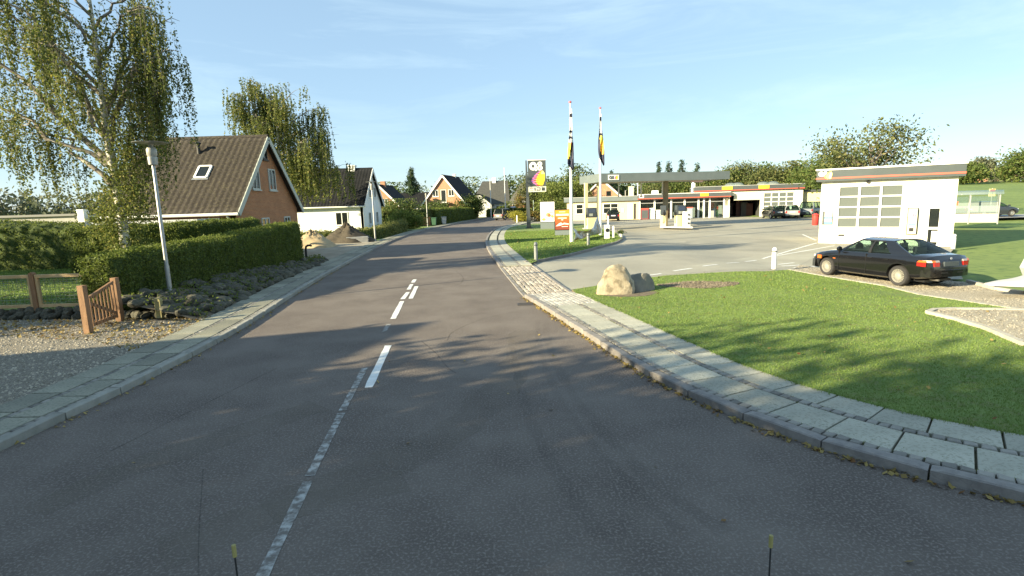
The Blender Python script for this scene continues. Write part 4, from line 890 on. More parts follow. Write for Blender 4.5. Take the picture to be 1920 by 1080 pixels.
hedge('hedge', 'clipped hedge in front of the low white house', [(-4.2, 104.5), (-1, 107), (3.2, 111), (8, 114.5)], 1.4, 0, [1.5, 1.5, 1.4, 1.3], hedge_leaf, 7000, .11, 21, rough=.1)
tree('tree', 'slender tree with russet leaves by the low white house', (2.2, 112, 0), 4.6, 1.2, .8, 14, 1800, .14, autumn_leaf, 22, tr=.07)
tree('tree', 'loose leafy tree behind the hipped roof house', (4.5, 124, 0), 9.6, 3.0, 3.2, 20, 3400, .2, olive_leaf, 23, tr=.15)
tree('tree', 'broad tree behind the road sign pylon', (8.8, 126, 0), 7.5, 3.5, 1.2, 22, 4000, .2, tree_leaf, 24, tr=.15)
tree('tree', 'light green tree behind the white poster stand', (7.3, 92, 0), 5.6, 3.0, .6, 24, 5200, .16, leafmat('light_leaves', (.10, .14, .03), (.2, .23, .06), .4), 25, tr=.12)
tree('tree', 'dense light tree beside the low beige building', (11.5, 96, 0), 6.4, 2.6, .8, 22, 4600, .17, MATS['light_leaves'], 26, tr=.12)
conifer('conifer', 'pointed dark conifer behind the light green trees', (11.6, 104, 0), 8.6, 1.5, 3000, .2, 27)
conifer('conifer', 'narrow dark conifer left of the orange brick gable', (-19.5, 108, 0), 9.0, 2.6, 3600, .24, 28)
conifer('conifer', 'tall layered conifer behind the dark roofed house', (-21.0, 118, 0), 11.2, 4.0, 5200, .28, 29)
conifer('conifer', 'small round topped conifer beside the dark roofed house', (-17.2, 128, 0), 7.4, 1.8, 2000, .24, 30)
# low brick wall, bins and garden clutter by the third lamp
c = G(778, 424, 0); bw = thing('garden_wall', 'low red brick wall beside the third lamp', 'wall', (c[0], c[1], 0))
MB().box(-1.1, .4, -.15, .15, 0, 1.15).build('pier', brick_o, bw); MB().box(.4, 1.9, 1.0, 1.25, 0, 1.15).build('wall', brick_r, bw)
def wheel_bin(loc, col, label, rz=0):
    t = thing('wheelie_bin', label, 'bin', loc, rz); b = MB()
    b.add([(-.24, -.25, .08), (.24, -.25, .08), (.24, .25, .08), (-.24, .25, .08), (-.3, -.33, .95), (.3, -.33, .95), (.3, .33, .95), (-.3, .33, .95)], [(0, 3, 2, 1), (4, 5, 6, 7), (0, 1, 5, 4), (1, 2, 6, 5), (2, 3, 7, 6), (3, 0, 4, 7)]); b.build('body', col, t)
    MB().box(-.32, .32, -.38, .36, .955, 1.03).build('lid', col, t)
    for x in (-.25, .25): MB().lathe([(.1, -.03), (.1, .03)], 12, 'x', (x, .25, .1)).build('wheel', rubber, t)
wheel_bin((-9.95, 70.4, .05), M('dull_green_plastic', (.05, .12, .07), .5), 'green wheelie bin beside the third lamp')
wheel_bin((-9.0, 73.2, .05), M('pale_plastic', (.42, .42, .42), .5), 'pale grey wheelie bin below the long clipped hedge', .3)
# the two bare white flagpoles at the bend, road signs, bush at the bend
for x, y, Y, h, lab in ((921, 405, 100, 7.0, 'bare white flagpole in front of the dark chimney'), (948, 401, 104, 9.2, 'taller bare white flagpole in front of the white house')):
    q = AT(x, y, Y); tag(MB().lathe([(.09, 0), (.07, h*.6), (.04, h), (.07, h+.02), (.07, h+.1), (0, h+.14)], 10).build('flagpole', white, loc=(q[0], Y, 0), smooth=40), lab, 'flagpole')
q = AT(964, 385, 101); t = thing('street_sign', 'small blue and white street name sign on a grey post at the bend', 'sign', (q[0]-.2, 101, 0)); MB().tube([(0, 0, 0), (0, 0, 2.0)], .05, 8).build('post', steel, t); MB().box(-.45, .45, -.08, -.055, 1.78, 2.0).build('plate', M('sign_blue_white', (.55, .62, .75), .5), t)
tree('shrub', 'bright yellow bush beside the tall brand pylon', (-.05+1.1, 73.5, 0), 1.5, 1.1, .1, 14, 2600, .09, yellow_leaf, 41, cat='shrub', tr=.04, shape=(1.3, 1, 1))
tree('shrub', 'green yellow bush behind the pylon foot', (3.4, 74.5, 0), 1.4, 1.2, .1, 14, 2400, .09, autumn_leaf, 42, cat='shrub', tr=.04)
tag(MB().tube([(0, 0, 0), (0, 0, .95)], .09, 8).build('marker_post', white, loc=(.95, 71.9, .05)), 'short white marker post in front of the yellow bush', 'post')
c = G(988, 408, 0); tag(MB().tube([(0, 0, 0), (0, 0, 3.0)], .06, 8).build('sign_post', M('dull_post', (.3, .36, .33), .6), loc=(4.0, 90, 0)), 'plain grey green post behind the pylon', 'post')
tag(MB().tube([(0, 0, 0), (0, 0, 3.3)], .05, 8).box(-.35, .35, -.06, -.03, 2.3, 2.75).build('direction_sign', M('dull_white', (.6, .6, .58), .6), loc=(5.9, 95, 0)), 'small white roadside sign on a thin post behind the posters', 'sign')

# ---------------------------------------------------------------- neighbour's house and garden trees left of and behind the photographer
NH = gable_house('brick_house', 'neighbouring brick house beside the gravel drive entrance', 0, -11, -4.1, 4.1, 2.9, 7.0, brick_r, tile_b, board, fine=False, loc=(-20.6, 2.3, 0), rz=R(67))
for (x, y, h, r, cz, sd, nl, lb) in [(-14.8, -.6, 7.6, 2.9, 1.6, 51, 6500, 'garden tree with loose foliage south of the drive'), (-11.5, -5.6, 8.2, 3.0, 1.4, 52, 8000, 'broad garden tree standing by the left pavement'), (-16.0, -6.0, 9.6, 3.2, 2.2, 53, 3800, 'tall garden tree behind the broad one'), (-10.0, -12.0, 9, 3.2, 1.6, 54, 8000, 'garden tree furthest back along the left pavement'), (-17, -12.5, 10, 3.2, 1.6, 58, 8000, 'second tall garden tree at the back of the plot'),
    (-24.5, 8.5, 6.5, 2.4, 1.0, 55, 3600, 'bushy garden tree beside the neighbouring brick house'), (-33, 14.5, 9, 3.6, 1.0, 56, 5200, 'wide garden tree shading the tall dark hedge'), (-40, 20, 9, 3.6, 1.0, 57, 5000, 'second wide garden tree shading the tall dark hedge')]:
    tree('garden_tree', lb, (x, y, 0), h, r, cz, 28, nl, .2, tree_leaf, sd, tr=.15, open_=.6)
# far left: low houses and a hazy belt of trees beyond the garden
t = thing('garage_block', 'low grey garage block with a white pipe beyond the tall hedge', 'garage', (-33.5, 40, 0))
MB().box(-4.5, 1.4, 0, 5, 0, 2.7).build('wall', M('grey_render', (.32, .31, .28), .9, (.38, .37, .33), 1, 6), t); MB().box(-4.7, 1.6, -.2, 5.2, 2.7, 2.86).build('roof', M('felt', (.22, .215, .2), .9), t)
MB().box(1.7, 2.2, -.3, .2, 1.8, 3.15).build('vent_stack', white, t); MB().box(1.65, 8, .3, 5, 0, 2.55).build('annexe', M('grey_render2', (.12, .11, .10), .9), t); MB().box(.8, 8.2, .1, 5.2, 2.56, 2.68).build('annexe_roof', white, t)
for k, (x, y, h, r) in enumerate([(-100, 95, 6.5, 6), (-86, 92, 7.5, 5), (-76, 96, 6, 6), (-68, 98, 7.5, 5), (-112, 100, 7, 7), (-62, 104, 6.5, 5)]):
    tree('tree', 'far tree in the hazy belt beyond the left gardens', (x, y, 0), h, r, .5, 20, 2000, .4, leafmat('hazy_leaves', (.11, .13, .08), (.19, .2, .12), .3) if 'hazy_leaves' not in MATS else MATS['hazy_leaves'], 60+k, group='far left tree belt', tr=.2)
# ---------------------------------------------------------------- filling station
def glyph_q8(b, x, z, s, y0, y1, mi=0):
    """bold Q and 8, height s, lower left at x, z (x-z plane)"""
    b.ring(x+.46*s, z+.5*s, .5*s, .46*s, .2*s, .17*s, y0, y1, mi)
    b.xz([(x+.42*s, z+.28*s), (x+.62*s, z+.36*s), (x+.98*s, z+.02*s), (x+.78*s, z-.08*s)], y0-.002, y1, mi)
    b.ring(x+1.27*s, z+.76*s, .26*s, .29*s, .085*s, .08*s, y0, y1, mi)
    b.ring(x+1.27*s, z+.27*s, .29*s, .34*s, .10*s, .10*s, y0-.001, y1, mi)
def sail(b, x, z, wd, h, y, mis):
    """striped sail, mis = (violet, pink, red, orange, yellow, pale)"""
    Lx = lambda t: np.interp(t, [0, .12, .3, .55, .8, 1], [.40, .20, .03, .14, .36, .66]); Rx = lambda t: np.interp(t, [0, .3, .6, .85, 1], [.84, .95, .99, .96, .86])
    n = 13
    for k in range(n):
        t0, t1 = k/n, (k+1)/n; e = k % 2
        cuts = [0, .16, .34, .58, 1]; cols = (mis[0] if e else mis[1], mis[1] if e else mis[2], mis[4] if e else mis[3], mis[4] if t0 < .75 else mis[5])
        for j in range(4):
            q = []
            for t, c0 in ((t0, cuts[j]), (t0, cuts[j+1]), (t1, cuts[j+1]), (t1, cuts[j])): q.append((x+wd*(Lx(t)+(Rx(t)-Lx(t))*c0), y, z+h*t))
            b.add(q, [(0, 1, 2, 3)], cols[j])
C_v = M('violet_print', (.25, .12, .5), .5); C_p = M('pink_print', (.75, .2, .35), .5); C_r = M('red_print', (.8, .08, .03), .5); C_o = M('orange_print', (.9, .3, .02), .5); C_y = M('yellow_print', (.9, .68, .04), .5); C_w = M('white_print', (.85, .84, .78), .5); C_py = M('pale_yellow_print', (.9, .82, .3), .5)
LOGO = [C_v, C_p, C_r, C_o, C_y, C_py, C_w]
# pylon
c = G(992, 428, .11); py_ = thing('brand_pylon', 'tall grey price pylon with a white Q8 logo and striped sail', 'sign', (c[0], c[1], .1))
MB().add([(-.22, -.16, 0), (.2, -.16, 0), (.2, .16, 0), (-.22, .16, 0), (-.2, -.12, 6.65), (-.08, -.12, 6.65), (-.08, .12, 6.65), (-.2, .12, 6.65)], [(0, 3, 2, 1), (4, 5, 6, 7), (0, 1, 5, 4), (1, 2, 6, 5), (2, 3, 7, 6), (3, 0, 4, 7)]).build('mast', dgrey, py_)
MB().box(-.32, .42, -.26, .26, 0, .12).build('foot', dgrey, py_)
pn = MB().box(.03, 1.78, -.13, .13, 4.14, 6.62).build('panel', dgrey, py_); MB().box(.0, 1.81, -.14, .14, 6.625, 6.70).build('top_cap', white, pn)
b = MB(); glyph_q8(b, .16, 5.66, .82, -.152, -.132); b.build('lettering', C_w, pn)
b = MB(); sail(b, .28, 4.2, 1.42, 1.42, -.138, (0, 1, 2, 3, 4, 5)); b.build('sail_logo', LOGO, pn)
pr = MB().box(.03, 1.78, -.14, .14, 3.58, 4.10).build('price_panel', M('price_cream', (.72, .70, .58), .6), py_)
b = MB()
for x0, z0, wd, h in ((.62, 3.68, .10, .34), (.82, 3.68, .28, .06), (.82, 3.96, .28, .06), (1.12, 3.68, .08, .34), (.86, 3.82, .18, .05), (1.36, 3.68, .30, .32)): b.box(x0, x0+wd, -.152, -.142, z0, z0+h)
b.build('price_digits', dgrey, pr); MB().box(.15, .5, -.150, -.142, 3.92, 3.97).box(.15, .5, -.150, -.142, 3.7, 3.74).build('price_text', M('dull_red', (.5, .2, .15), .6), pr)
# poster stands
def poster(x0, x1, yt, yb, ybase, label, art):
    c0, c1 = G(x0, ybase, .11), G(x1, ybase, .11); Yd = (c0[1]+c1[1])/2; X0, X1 = AT(x0, ybase, Yd)[0], AT(x1, ybase, Yd)[0]; wd = X1-X0; zt = AT(x0, yt, Yd)[2]; zb = AT(x0, yb, Yd)[2]
    t = thing('poster_stand', label, 'poster stand', (X0, Yd, .11), R(-4)); zt -= .11; zb -= .11
    MB().box(.03, wd-.03, -.1, .1, 0, zb).build('plinth', M('plinth_grey', (.16, .19, .19), .7), t); f = MB().box(0, wd, -.11, .11, zb+.002, zt).build('frame', black, t); art(f, wd, zb, zt); return t
def art_white(f, wd, zb, zt):
    h = zt-zb; MB().box(.05, wd-.05, -.118, -.112, zb+.05, zt-.05).build('sheet', C_w, f); b = MB(); rng = random.Random(4)
    for k in range(7): b.box(.22+k*.11, .29+k*.11, -.122, -.119, zb+h*.74, zb+h*.74+.10)
    b.build('faded_text', M('faded_print', (.62, .58, .5), .6), f); b = MB()
    def blob(cx, cz, r, r2, mi, y): b.xz([(cx+r*math.cos(2*pi*k/16)*(1+.15*math.sin(3*k)), cz+r2*math.sin(2*pi*k/16)) for k in range(16)], y, y+.003, mi)
    blob(wd*.55, zb+h*.36, .22, .2, 0, -.123); blob(wd*.62, zb+h*.33, .14, .16, 1, -.126); blob(wd*.82, zb+h*.28, .13, .13, 2, -.125); blob(wd*.25, zb+h*.14, .18, .12, 2, -.124)
    b.box(wd*.62, wd*.9, -.128, -.125, zb+h*.46, zb+h*.5, 3); b.build('food_picture', [M('bread_print', (.6, .33, .16), .6), M('brown_print', (.32, .14, .06), .6), M('amber_print', (.75, .48, .1), .6), M('ink_blue', (.06, .05, .2), .6)], f)
def art_orange(f, wd, zb, zt):
    h = zt-zb; b = MB(); cols = [(.62, .3, .03), (.62, .22, .03), (.55, .15, .03), (.45, .10, .025), (.34, .065, .02), (.24, .05, .025)]
    for k in range(6): b.box(.06, wd-.06, -.118, -.112, zt-.05-(h-.1)*(k+1)/6, zt-.05-(h-.1)*k/6, k)
    b.build('sheet', [M('orange_print_%d' % k, c_, .6) for k, c_ in enumerate(cols)], f); b = MB()
    b.box(wd*.3, wd*.7, -.122, -.119, zb+h*.87, zb+h*.9); b.box(wd*.1, wd*.92, -.122, -.119, zb+h*.70, zb+h*.79); b.box(wd*.22, wd*.78, -.122, -.119, zb+h*.56, zb+h*.61); b.box(wd*.44, wd*.56, -.122, -.119, zb+h*.48, zb+h*.53)
    b.build('text_lines', M('cream_print', (.85, .75, .6), .6), f); b = MB()
    b.xz([(wd*.08, zb+h*.2), (wd*.3, zb+h*.34), (wd*.44, zb+h*.38), (wd*.46, zb+h*.3), (wd*.62, zb+h*.36), (wd*.93, zb+h*.31), (wd*.9, zb+h*.27), (wd*.6, zb+h*.29), (wd*.42, zb+h*.24), (wd*.3, zb+h*.22)], -.124, -.12)
    b.box(wd*.46, wd*.86, -.124, -.12, zb+h*.165, zb+h*.19); b.build('script', C_w, f)
poster(1013, 1041, 378, 417, 429, 'white poster stand with a food picture on the grass island', art_white)
poster(1040, 1069, 393, 432, 441, 'orange and brown poster stand in front of the white poster', art_orange)
# flagpoles with limp flags
def flagpole(px, py, pt, label, flab, rows, seed):
    c = G(px, py, .11); h = AT(px, pt, c[1])[2]-.11
    t = thing('flagpole', label, 'flagpole', (c[0], c[1], .1)); MB().lathe([(.12, 0), (.11, h*.1), (.075, h*.6), (.045, h)], 12).build('pole', white, t, smooth=40)
    MB().lathe([(.04, h), (.09, h+.02), (.09, h+.09), (0, h+.15)], 10).build('finial', M('finial_red', (.5, .1, .12), .5), t, smooth=40)
    rng = random.Random(seed); V = []; F = []; mi = []; n = len(rows); m_ = 9
    for i, (f_, xl, xr, col) in enumerate(rows):
        for j in range(m_):
            u = j/(m_-1); V.append((xl+(xr-xl)*u, -.13+.10*math.sin(u*9+i*.7+seed)*(.4+.6*f_), h*1.0-.35-f_*3.55+(.14*u*u if i == n-1 else 0)))
    mb = MB(); mb.v = V
    for i in range(n-1):
        for j in range(m_-1):
            a = i*m_+j; mb.f.append((a, a+m_, a+m_+1, a+1)); cc = rows[i][3]; mb.mi.append(cc[j % len(cc)] if isinstance(cc, tuple) else cc)
    fo = mb.build('flag', [M('flag_navy', (.02, .022, .05), .7), C_w, C_y, C_o], smooth=60, loc=(c[0], c[1], .1)); fo.data.materials
    sm = fo.modifiers.new('thickness', 'SOLIDIFY'); sm.thickness = .008
    return tag(fo, flab, 'flag')
N, W_, Y_, O_ = 0, 1, 2, 3
r1 = [(0, -.05, .07, W_), (.08, -.05, .09, N), (.14, -.06, .10, W_), (.3, -.07, .10, W_), (.36, -.08, .11, N), (.40, -.09, .11, W_), (.46, -.10, .12, N), (.50, -.12, .14, W_), (.56, -.14, .15, (Y_, Y_, Y_, O_, N, N, N, N)), (.62, -.15, .16, (Y_, O_, Y_, Y_, N, N, N, N)), (.68, -.17, .16, (Y_, Y_, O_, Y_, N, N, N, N)), (.74, -.19, .17, (O_, Y_, Y_, Y_, N, N, N, N)), (.80, -.21, .17, (Y_, Y_, O_, N, N, N, N, N)), (.84, -.22, .18, N), (.92, -.23, .19, N), (.97, -.10, .2, N), (1.03, .06, .2, N)]
r2 = [(0, -.05, .05, W_), (.06, -.06, .06, N), (.14, -.07, .07, (N, W_, W_, W_, W_, W_, W_, N)), (.3, -.1, .1, (N, N, W_, W_, W_, W_, N, N)), (.38, -.12, .16, N), (.43, -.13, .18, (N, N, Y_, Y_, Y_, Y_, Y_, Y_)), (.5, -.15, .2, (N, N, N, Y_, Y_, Y_, Y_, Y_)), (.56, -.16, .21, (N, N, N, Y_, O_, O_, Y_, Y_)), (.62, -.17, .22, (N, N, N, O_, Y_, Y_, O_, Y_)), (.68, -.17, .24, (N, N, N, Y_, O_, O_, Y_, Y_)), (.74, -.17, .26, (N, N, N, N, O_, Y_, O_, O_)), (.8, -.15, .27, N), (.88, -.1, .29, N), (.95, .05, .3, N), (1.03, .2, .3, N)]
flagpole(1072, 454, 193, 'white flagpole beside the orange poster stand', 'limp navy flag with yellow print on the pole by the orange poster', r1, 1)
flagpole(1126, 441, 204, 'white flagpole beside the fuel pump columns', 'limp navy flag with a big yellow sail on the pole by the pump columns', r2, 2)
# sagging banner between the poles
a, b_ = np.array(G(1074, 453, .11)), np.array(G(1125, 442, .11)); V = []; F = []; n, m_ = 26, 9
for i in range(n):
    u = i/(n-1); p = a+(b_-a)*(.02+.96*u); top = np.interp(u, [0, .2, .45, .7, .88, 1], [.95, .62, .52, .72, 1.15, 1.5]); bot = .06+.1*u
    for j in range(m_):
        v = j/(m_-1); V.append((p[0]+.10*math.sin(7*u+4*v), p[1]-.1-.12*math.sin(9*u+3*v), .11+bot+(top-bot)*v))
F = [(i*m_+j, (i+1)*m_+j, (i+1)*m_+j+1, i*m_+j+1) for i in range(n-1) for j in range(m_-1)]
bn = MB().add(V, F).build('banner', M('printed_banner', (.42, .45, .47), .5, (.30, .19, .07), 1.1, 3, lo=.45, hi=.58, c3=(.62, .63, .62), s3=1.9), smooth=60)
sm = bn.modifiers.new('thickness', 'SOLIDIFY'); sm.thickness = .006; tag(bn, 'sagging printed plastic banner strung between the two flagpoles', 'banner')
# bollards
def bollard(px, py, z, h, mat, label, r=.085):
    c = G(px, py, z); t = thing('bollard', label, 'bollard', (c[0], c[1], z-.02)); MB().lathe([(r, 0), (r, h-.08), (r*.85, h-.03), (r*.5, h), (0, h+.005)], 16).build('tube', mat, t, smooth=40)
    MB().lathe([(r*1.03, h-.16), (r*1.03, h-.12)], 16).build('band', dgrey, t); return t
gb2 = M('grey_bollard', (.23, .24, .23), .5, (.28, .29, .28), 6, 4, metal=.3)
bollard(1005, 488, .11, .84, gb2, 'grey steel bollard at the grassy tip of the island')
bollard(1103, 460, .11, .74, gb2, 'grey bollard in front of the sagging banner')
bollard(1451, 503, -.03, .80, white, 'white bollard at the lawn corner beside the black sedan')
bollard(1787, 467, -.30, .78, white, 'white bollard at the corner of the car wash', .09)
t = thing('air_line_post', 'white air and water post at the end of the grass island', 'post', (*G(1138, 448, .11), .1)); MB().box(-.16, .16, -.12, .12, 0, .95).build('cabinet', white, t); MB().tube([(.08, 0, .9), (.08, 0, 1.55)], .06, 8).build('post', white, t)
MB().lathe([(.10, -.02), (.13, 0), (.10, .02)], 14, 'y', (0, -.14, .6)).build('hose_reel', black, t)
tag(MB().box(-.06, .06, -.04, .04, 0, .78).xz([(-.06, .78), (.06, .78), (0, .84)], -.04, .04).build('marker_post', white, loc=(*G(1150, 446, .11), .1)), 'slim white post beside the air and water cabinet', 'post')
t = thing('planter', 'small white planter with plants at the island tip', 'planter', (*G(1164, 445, .11), .1)); MB().lathe([(.12, 0), (.2, .26), (.18, .26), (.11, .2)], 12).build('pot', white, t); stuff(leaves('plants', np.random.default_rng(3).normal(0, .12, (260, 3))*[1, 1, .7]+[0, 0, .36], .05, tree_leaf, t, 4))

# canopy
cn = thing('fuel_canopy', 'flat grey fuel canopy over the pumps with a small Q8 box', 'canopy', (8.05, 48, 0), R(11))
rf = MB().box(0, 12.6, 0, 5.4, 4.30, 4.36).box(.05, 12.55, .05, 5.35, 4.9, 4.96).build('roof', M('soffit', (.42, .40, .32), .7), cn)
for x0, x1, y0, y1 in ((0, 12.6, -.06, 0), (0, 12.6, 5.4, 5.46), (-.06, 0, -.06, 5.46), (12.6, 12.66, -.06, 5.46)): MB().box(x0, x1, y0, y1, 4.26, 5.0).build('fascia', mgrey, cn)
sg = MB().box(.75, 1.75, -.10, -.062, 4.42, 4.86).build('sign_box', C_w, cn); b = MB(); glyph_q8(b, .82, 4.5, .28, -.112, -.101); b.build('lettering', dgrey, sg); b = MB(); sail(b, 1.3, 4.47, .36, .34, -.104, (0, 1, 2, 3, 4, 5)); b.build('sail_logo', LOGO, sg)
MB().box(9.1, 10.3, .5, .6, 4.05, 4.22).build('lamp_box', M('red_white', (.75, .5, .45), .5), cn)
for x, y, wd in ((-1.0, 2.3, .28), (.35, 2.6, .3)): MB().box(x-wd/2+.5, x+wd/2+.5, y-.14, y+.14, 0, 4.28).build('column', cream, cn)
MB().box(7.35, 7.75, 2.3, 2.6, 0, 4.28).build('column', M('bronze_column', (.20, .16, .09), .6, (.26, .21, .12), 2, 4), cn)
for x in (3.9, 6.3, 8.6): MB().tube([(x, 5.2, 2.9), (x, 5.2, 4.3)], .07, 8).build('hanger', white, cn)
def pump(loc, rz, label, g_=None):
    t = thing('fuel_pump', label, 'fuel pump', loc, rz, g_); MB().box(-.42, .42, -.26, .26, 0, 1.02).build('cabinet', cream, t); MB().box(-.38, .38, -.2, .2, 1.021, 1.08).build('neck', black, t)
    hd = MB().box(-.42, .42, -.25, .25, 1.081, 1.9).build('display_head', M('pump_dark', (.05, .06, .07), .4), t); MB().box(-.3, .3, -.262, -.252, 1.45, 1.8).build('screen', M('screen_blue', (.05, .07, .12), .2), hd); MB().box(-.3, .05, -.262, -.252, 1.15, 1.38).build('screen', M('screen_pale', (.35, .36, .32), .3), hd)
    for x in (-.48, .48):
        MB().tube([(x, -.05, 1.5), (x*1.12, -.08, 1.1), (x*1.08, -.05, .5), (x, 0, .3)], .025, 6).build('hose', black, t); MB().box(x-.05, x+.05, -.12, .02, 1.0, 1.3).build('nozzle', black, t)
    return t
def S2(px, Y): return AT(px, 420, Y)[0]
pump((S2(1109, 49.5), 49.5, .12), R(11), 'fuel pump between the two cream canopy columns')
pump((S2(1243, 50), 50, .12), R(75), 'cream fuel pump left of the bronze canopy column')
pump((S2(1275, 48.6), 48.6, .12), R(11), 'cream fuel pump in front of the bronze canopy column')
t = thing('service_cabinet', 'cream service cabinet with round fittings at the end of the pump island', 'cabinet', (S2(1287, 48), 48, .12), R(11)); MB().box(-.28, .28, -.2, .2, 0, 1.35).build('body', white, t)
for z in (.3, .68, 1.05): MB().lathe([(.08, -.03), (.08, 0)], 12, 'y', (.1, -.2, z)).build('fitting', black, t)
struct(MB().prism([(S2(1238, 49.5), 49.6), (S2(1296, 47.6), 47.2), (S2(1298, 48.6), 48.9), (S2(1240, 51), 51)], 0, .12).build('pump_kerb', M('pale_concrete', (.52, .48, .38), .9, (.58, .54, .44), 3, 5)))
struct(MB().prism([(S2(1092, 49), 48.8), (S2(1130, 49), 49.0), (S2(1130, 50.8), 51.2), (S2(1092, 50.8), 51)], 0, .12).build('pump_kerb', MATS['pale_concrete']))

# station buildings, one front line
SB = Vector((7.9, 74.3, 0)); SRZ = R(-15); sdx, sdy = math.cos(SRZ), math.sin(SRZ)
def sloc(x, y=0): return (SB.x+x*sdx-y*sdy, SB.y+x*sdy+y*sdx, 0)
def sx(px, yl=0):                          # local x on the front line seen at pixel column px
    v = ray(px, 410); a = v.x/v.y; P0 = sloc(0, yl)
    return (a*P0[1]-P0[0])/(sdx-a*sdy)
lb = thing('beige_building', 'low cream flat roofed building behind the fuel pumps', 'building', sloc(0), SRZ); w1 = sx(1197)
MB().box(0, w1, 0, 8, 0, 2.5).build('wall', cream, lb); MB().box(-.35, w1, -.35, 8.3, 2.5, 3.08).build('fascia', mgrey, lb); MB().box(-.38, w1, -.38, 8.3, 3.081, 3.13).build('roof_edge', M('zinc', (.5, .5, .47), .6), lb)
window(lb, sx(1087), 0, .85, 1.0, 1.35, 'y', white, mull=0, out=-1, trans=1); window(lb, sx(1145), 0, .85, 2.0, 1.35, 'y', white, mull=1, out=-1, trans=1)
d_ = MB().box(sx(1177), sx(1187), -.03, 0, .05, 2.1).build('door', white, lb); MB().box(sx(1188), sx(1192), -.03, 0, .05, 2.1).build('door', board, lb); MB().box(sx(1166), sx(1170), -.05, 0, 1.0, 1.5).build('notice', C_w, lb)
MB().box(sx(1177), sx(1187), 1.5, 2.4, 3.0, 4.4).build('chimney', cream, lb)
MB().tube([(sx(1195), 1, 3), (sx(1195), 1, 4.9)], .06, 8).build('vent_pipe', white, lb); MB().tube([(sx(1171), 2, 3), (sx(1171), 2, 3.9)], .07, 8).build('vent_pipe', steel, lb)
shop = thing('petrol_shop', 'glazed petrol station shop with red striped fascia and yellow sign', 'shop', sloc(0), SRZ); x0, x1 = sx(1197), sx(1364)
MB().box(x0, x1, 6, 6.2, 0, 2.6).box(x0, x0+.2, .3, 6, 0, 2.6).box(x1-.2, x1, .3, 6, 0, 2.6).build('wall', ivory, shop); MB().box(x0, x1, .1, 6.0, .02, .06).build('floor', M('shop_floor', (.12, .12, .11), .6), shop)
MB().box(x0, x1, -.05, 6.2, 2.5, 2.58).build('ceiling', M('shop_ceiling', (.35, .35, .33), .9), shop)
fs = MB().box(x0-.1, x1+.25, -.7, 6.4, 2.62, 3.2).build('fascia', dgrey, shop); MB().box(x0-.1, x1+.25, -.72, -.702, 2.63, 2.73).build('red_stripe', redst, fs); MB().box(x0-.1, x1+.25, -.74, 6.4, 3.202, 3.27).build('roof_edge', white, fs)
MB().box(sx(1312, -.7), sx(1327, -.7), -.76, -.725, 2.8, 3.16).build('yellow_sign', C_y, fs); b = MB()
for k in range(6): b.box(sx(1313.5+k*2.1, -.7), sx(1314.9+k*2.1, -.7), -.775, -.761, 2.93, 3.05)
b.build('sign_text', M('dark_red_text', (.35, .05, .03), .5), fs); b = MB(); b.box(sx(1198, -.7), sx(1207, -.7), -.75, -.722, 2.8, 3.24); b.build('logo_box', C_w, fs); b = MB(); glyph_q8(b, sx(1199, -.7), 2.88, .26, -.765, -.751); b.build('lettering', dgrey, fs)
pill = [1199, 1227, 1258, 1283, 1309, 1319, 1330, 1357]
for k, p in enumerate(pill):
    x = sx(p); MB().box(x-.11, x+.11, 0, .22, 0, 2.5).build('pillar', white, shop)
    if k < len(pill)-1:
        xa, xb = x+.11, sx(pill[k+1])-.11; MB().box(xa, xb, .1, .115, .05, 2.5).build('pane', glass_p, shop); MB().box(xa, xb, .08, .14, .03, .09).box(xa, xb, .08, .14, 2.05, 2.12).build('rail', M('alu', (.5, .5, .48), .4, metal=.5), shop)
rng = random.Random(9)
for k in range(30):
    x = rng.uniform(x0+.5, x1-.5); y = rng.uniform(.45, 2.2); h = rng.uniform(.7, 1.7); cc = rng.choice([C_r, C_w, C_w, C_w, C_py, dgrey, M('shelf_green', (.1, .25, .12), .6), M('shelf_blue', (.08, .15, .4), .6)])
    tag(MB().box(-.22, .22, -.15, .15, 0, h).box(-.24, .24, -.17, .17, h, h+.04).build('shelf_unit', cc, loc=(*sloc(x, y)[:2], .06), rz=SRZ), 'stocked display unit inside the petrol shop windows', 'shelf', 'display units in the shop')
MB().box(sx(1298), sx(1304.5), 2.5, 3.3, 3.2, 4.55).build('chimney', white, shop); MB().tube([(sx(1301), 2.9, 4.5), (sx(1301), 2.9, 4.95)], .12, 8).build('flue', white, shop)
MB().box(sx(1221), sx(1234), 2.5, 4, 3.2, 3.75).build('roof_unit', white, shop)
# things in front of the shop
def fbox(name, lab, cat, pa, pb, h, dep, mat, panel=None, top=None, yl=-.9):
    a, b = sx(pa, yl), sx(pb, yl); t = thing(name, lab, cat, sloc((a+b)/2, yl), SRZ); w_ = (b-a)/2; MB().box(-w_, w_, -dep/2, dep/2, .04, h).build('body', mat, t)
    for x in (-w_+.06, w_-.06): MB().box(x-.04, x+.04, -dep/2+.05, dep/2-.05, 0, .039).build('foot', black, t)
    if panel: MB().box(-w_+.08, w_-.08, -dep/2-.015, -dep/2-.002, .12, h-.15).build('panel', panel, t)
    if top: MB().box(-w_-.03, w_+.03, -dep/2-.03, dep/2+.03, h+.001, h+.1).build('lid', top, t)
    return t
fbox('ice_chest', 'dark ice chest with a red lid outside the shop window', 'ice chest', 1202, 1216, 1.35, .7, M('chest_red', (.3, .05, .06), .5), dgrey, redst)
pb_ = M('pale_board_print', (.62, .68, .58), .6, (.5, .62, .66), 3, 3)
fbox('advert_board', 'pale rounded advert board beside the ice chest', 'board', 1217, 1227.5, 1.45, .2, white, pb_); fbox('advert_board', 'pale advert board with a dark base left of the pumps', 'board', 1230, 1240, 1.2, .2, white, pb_)
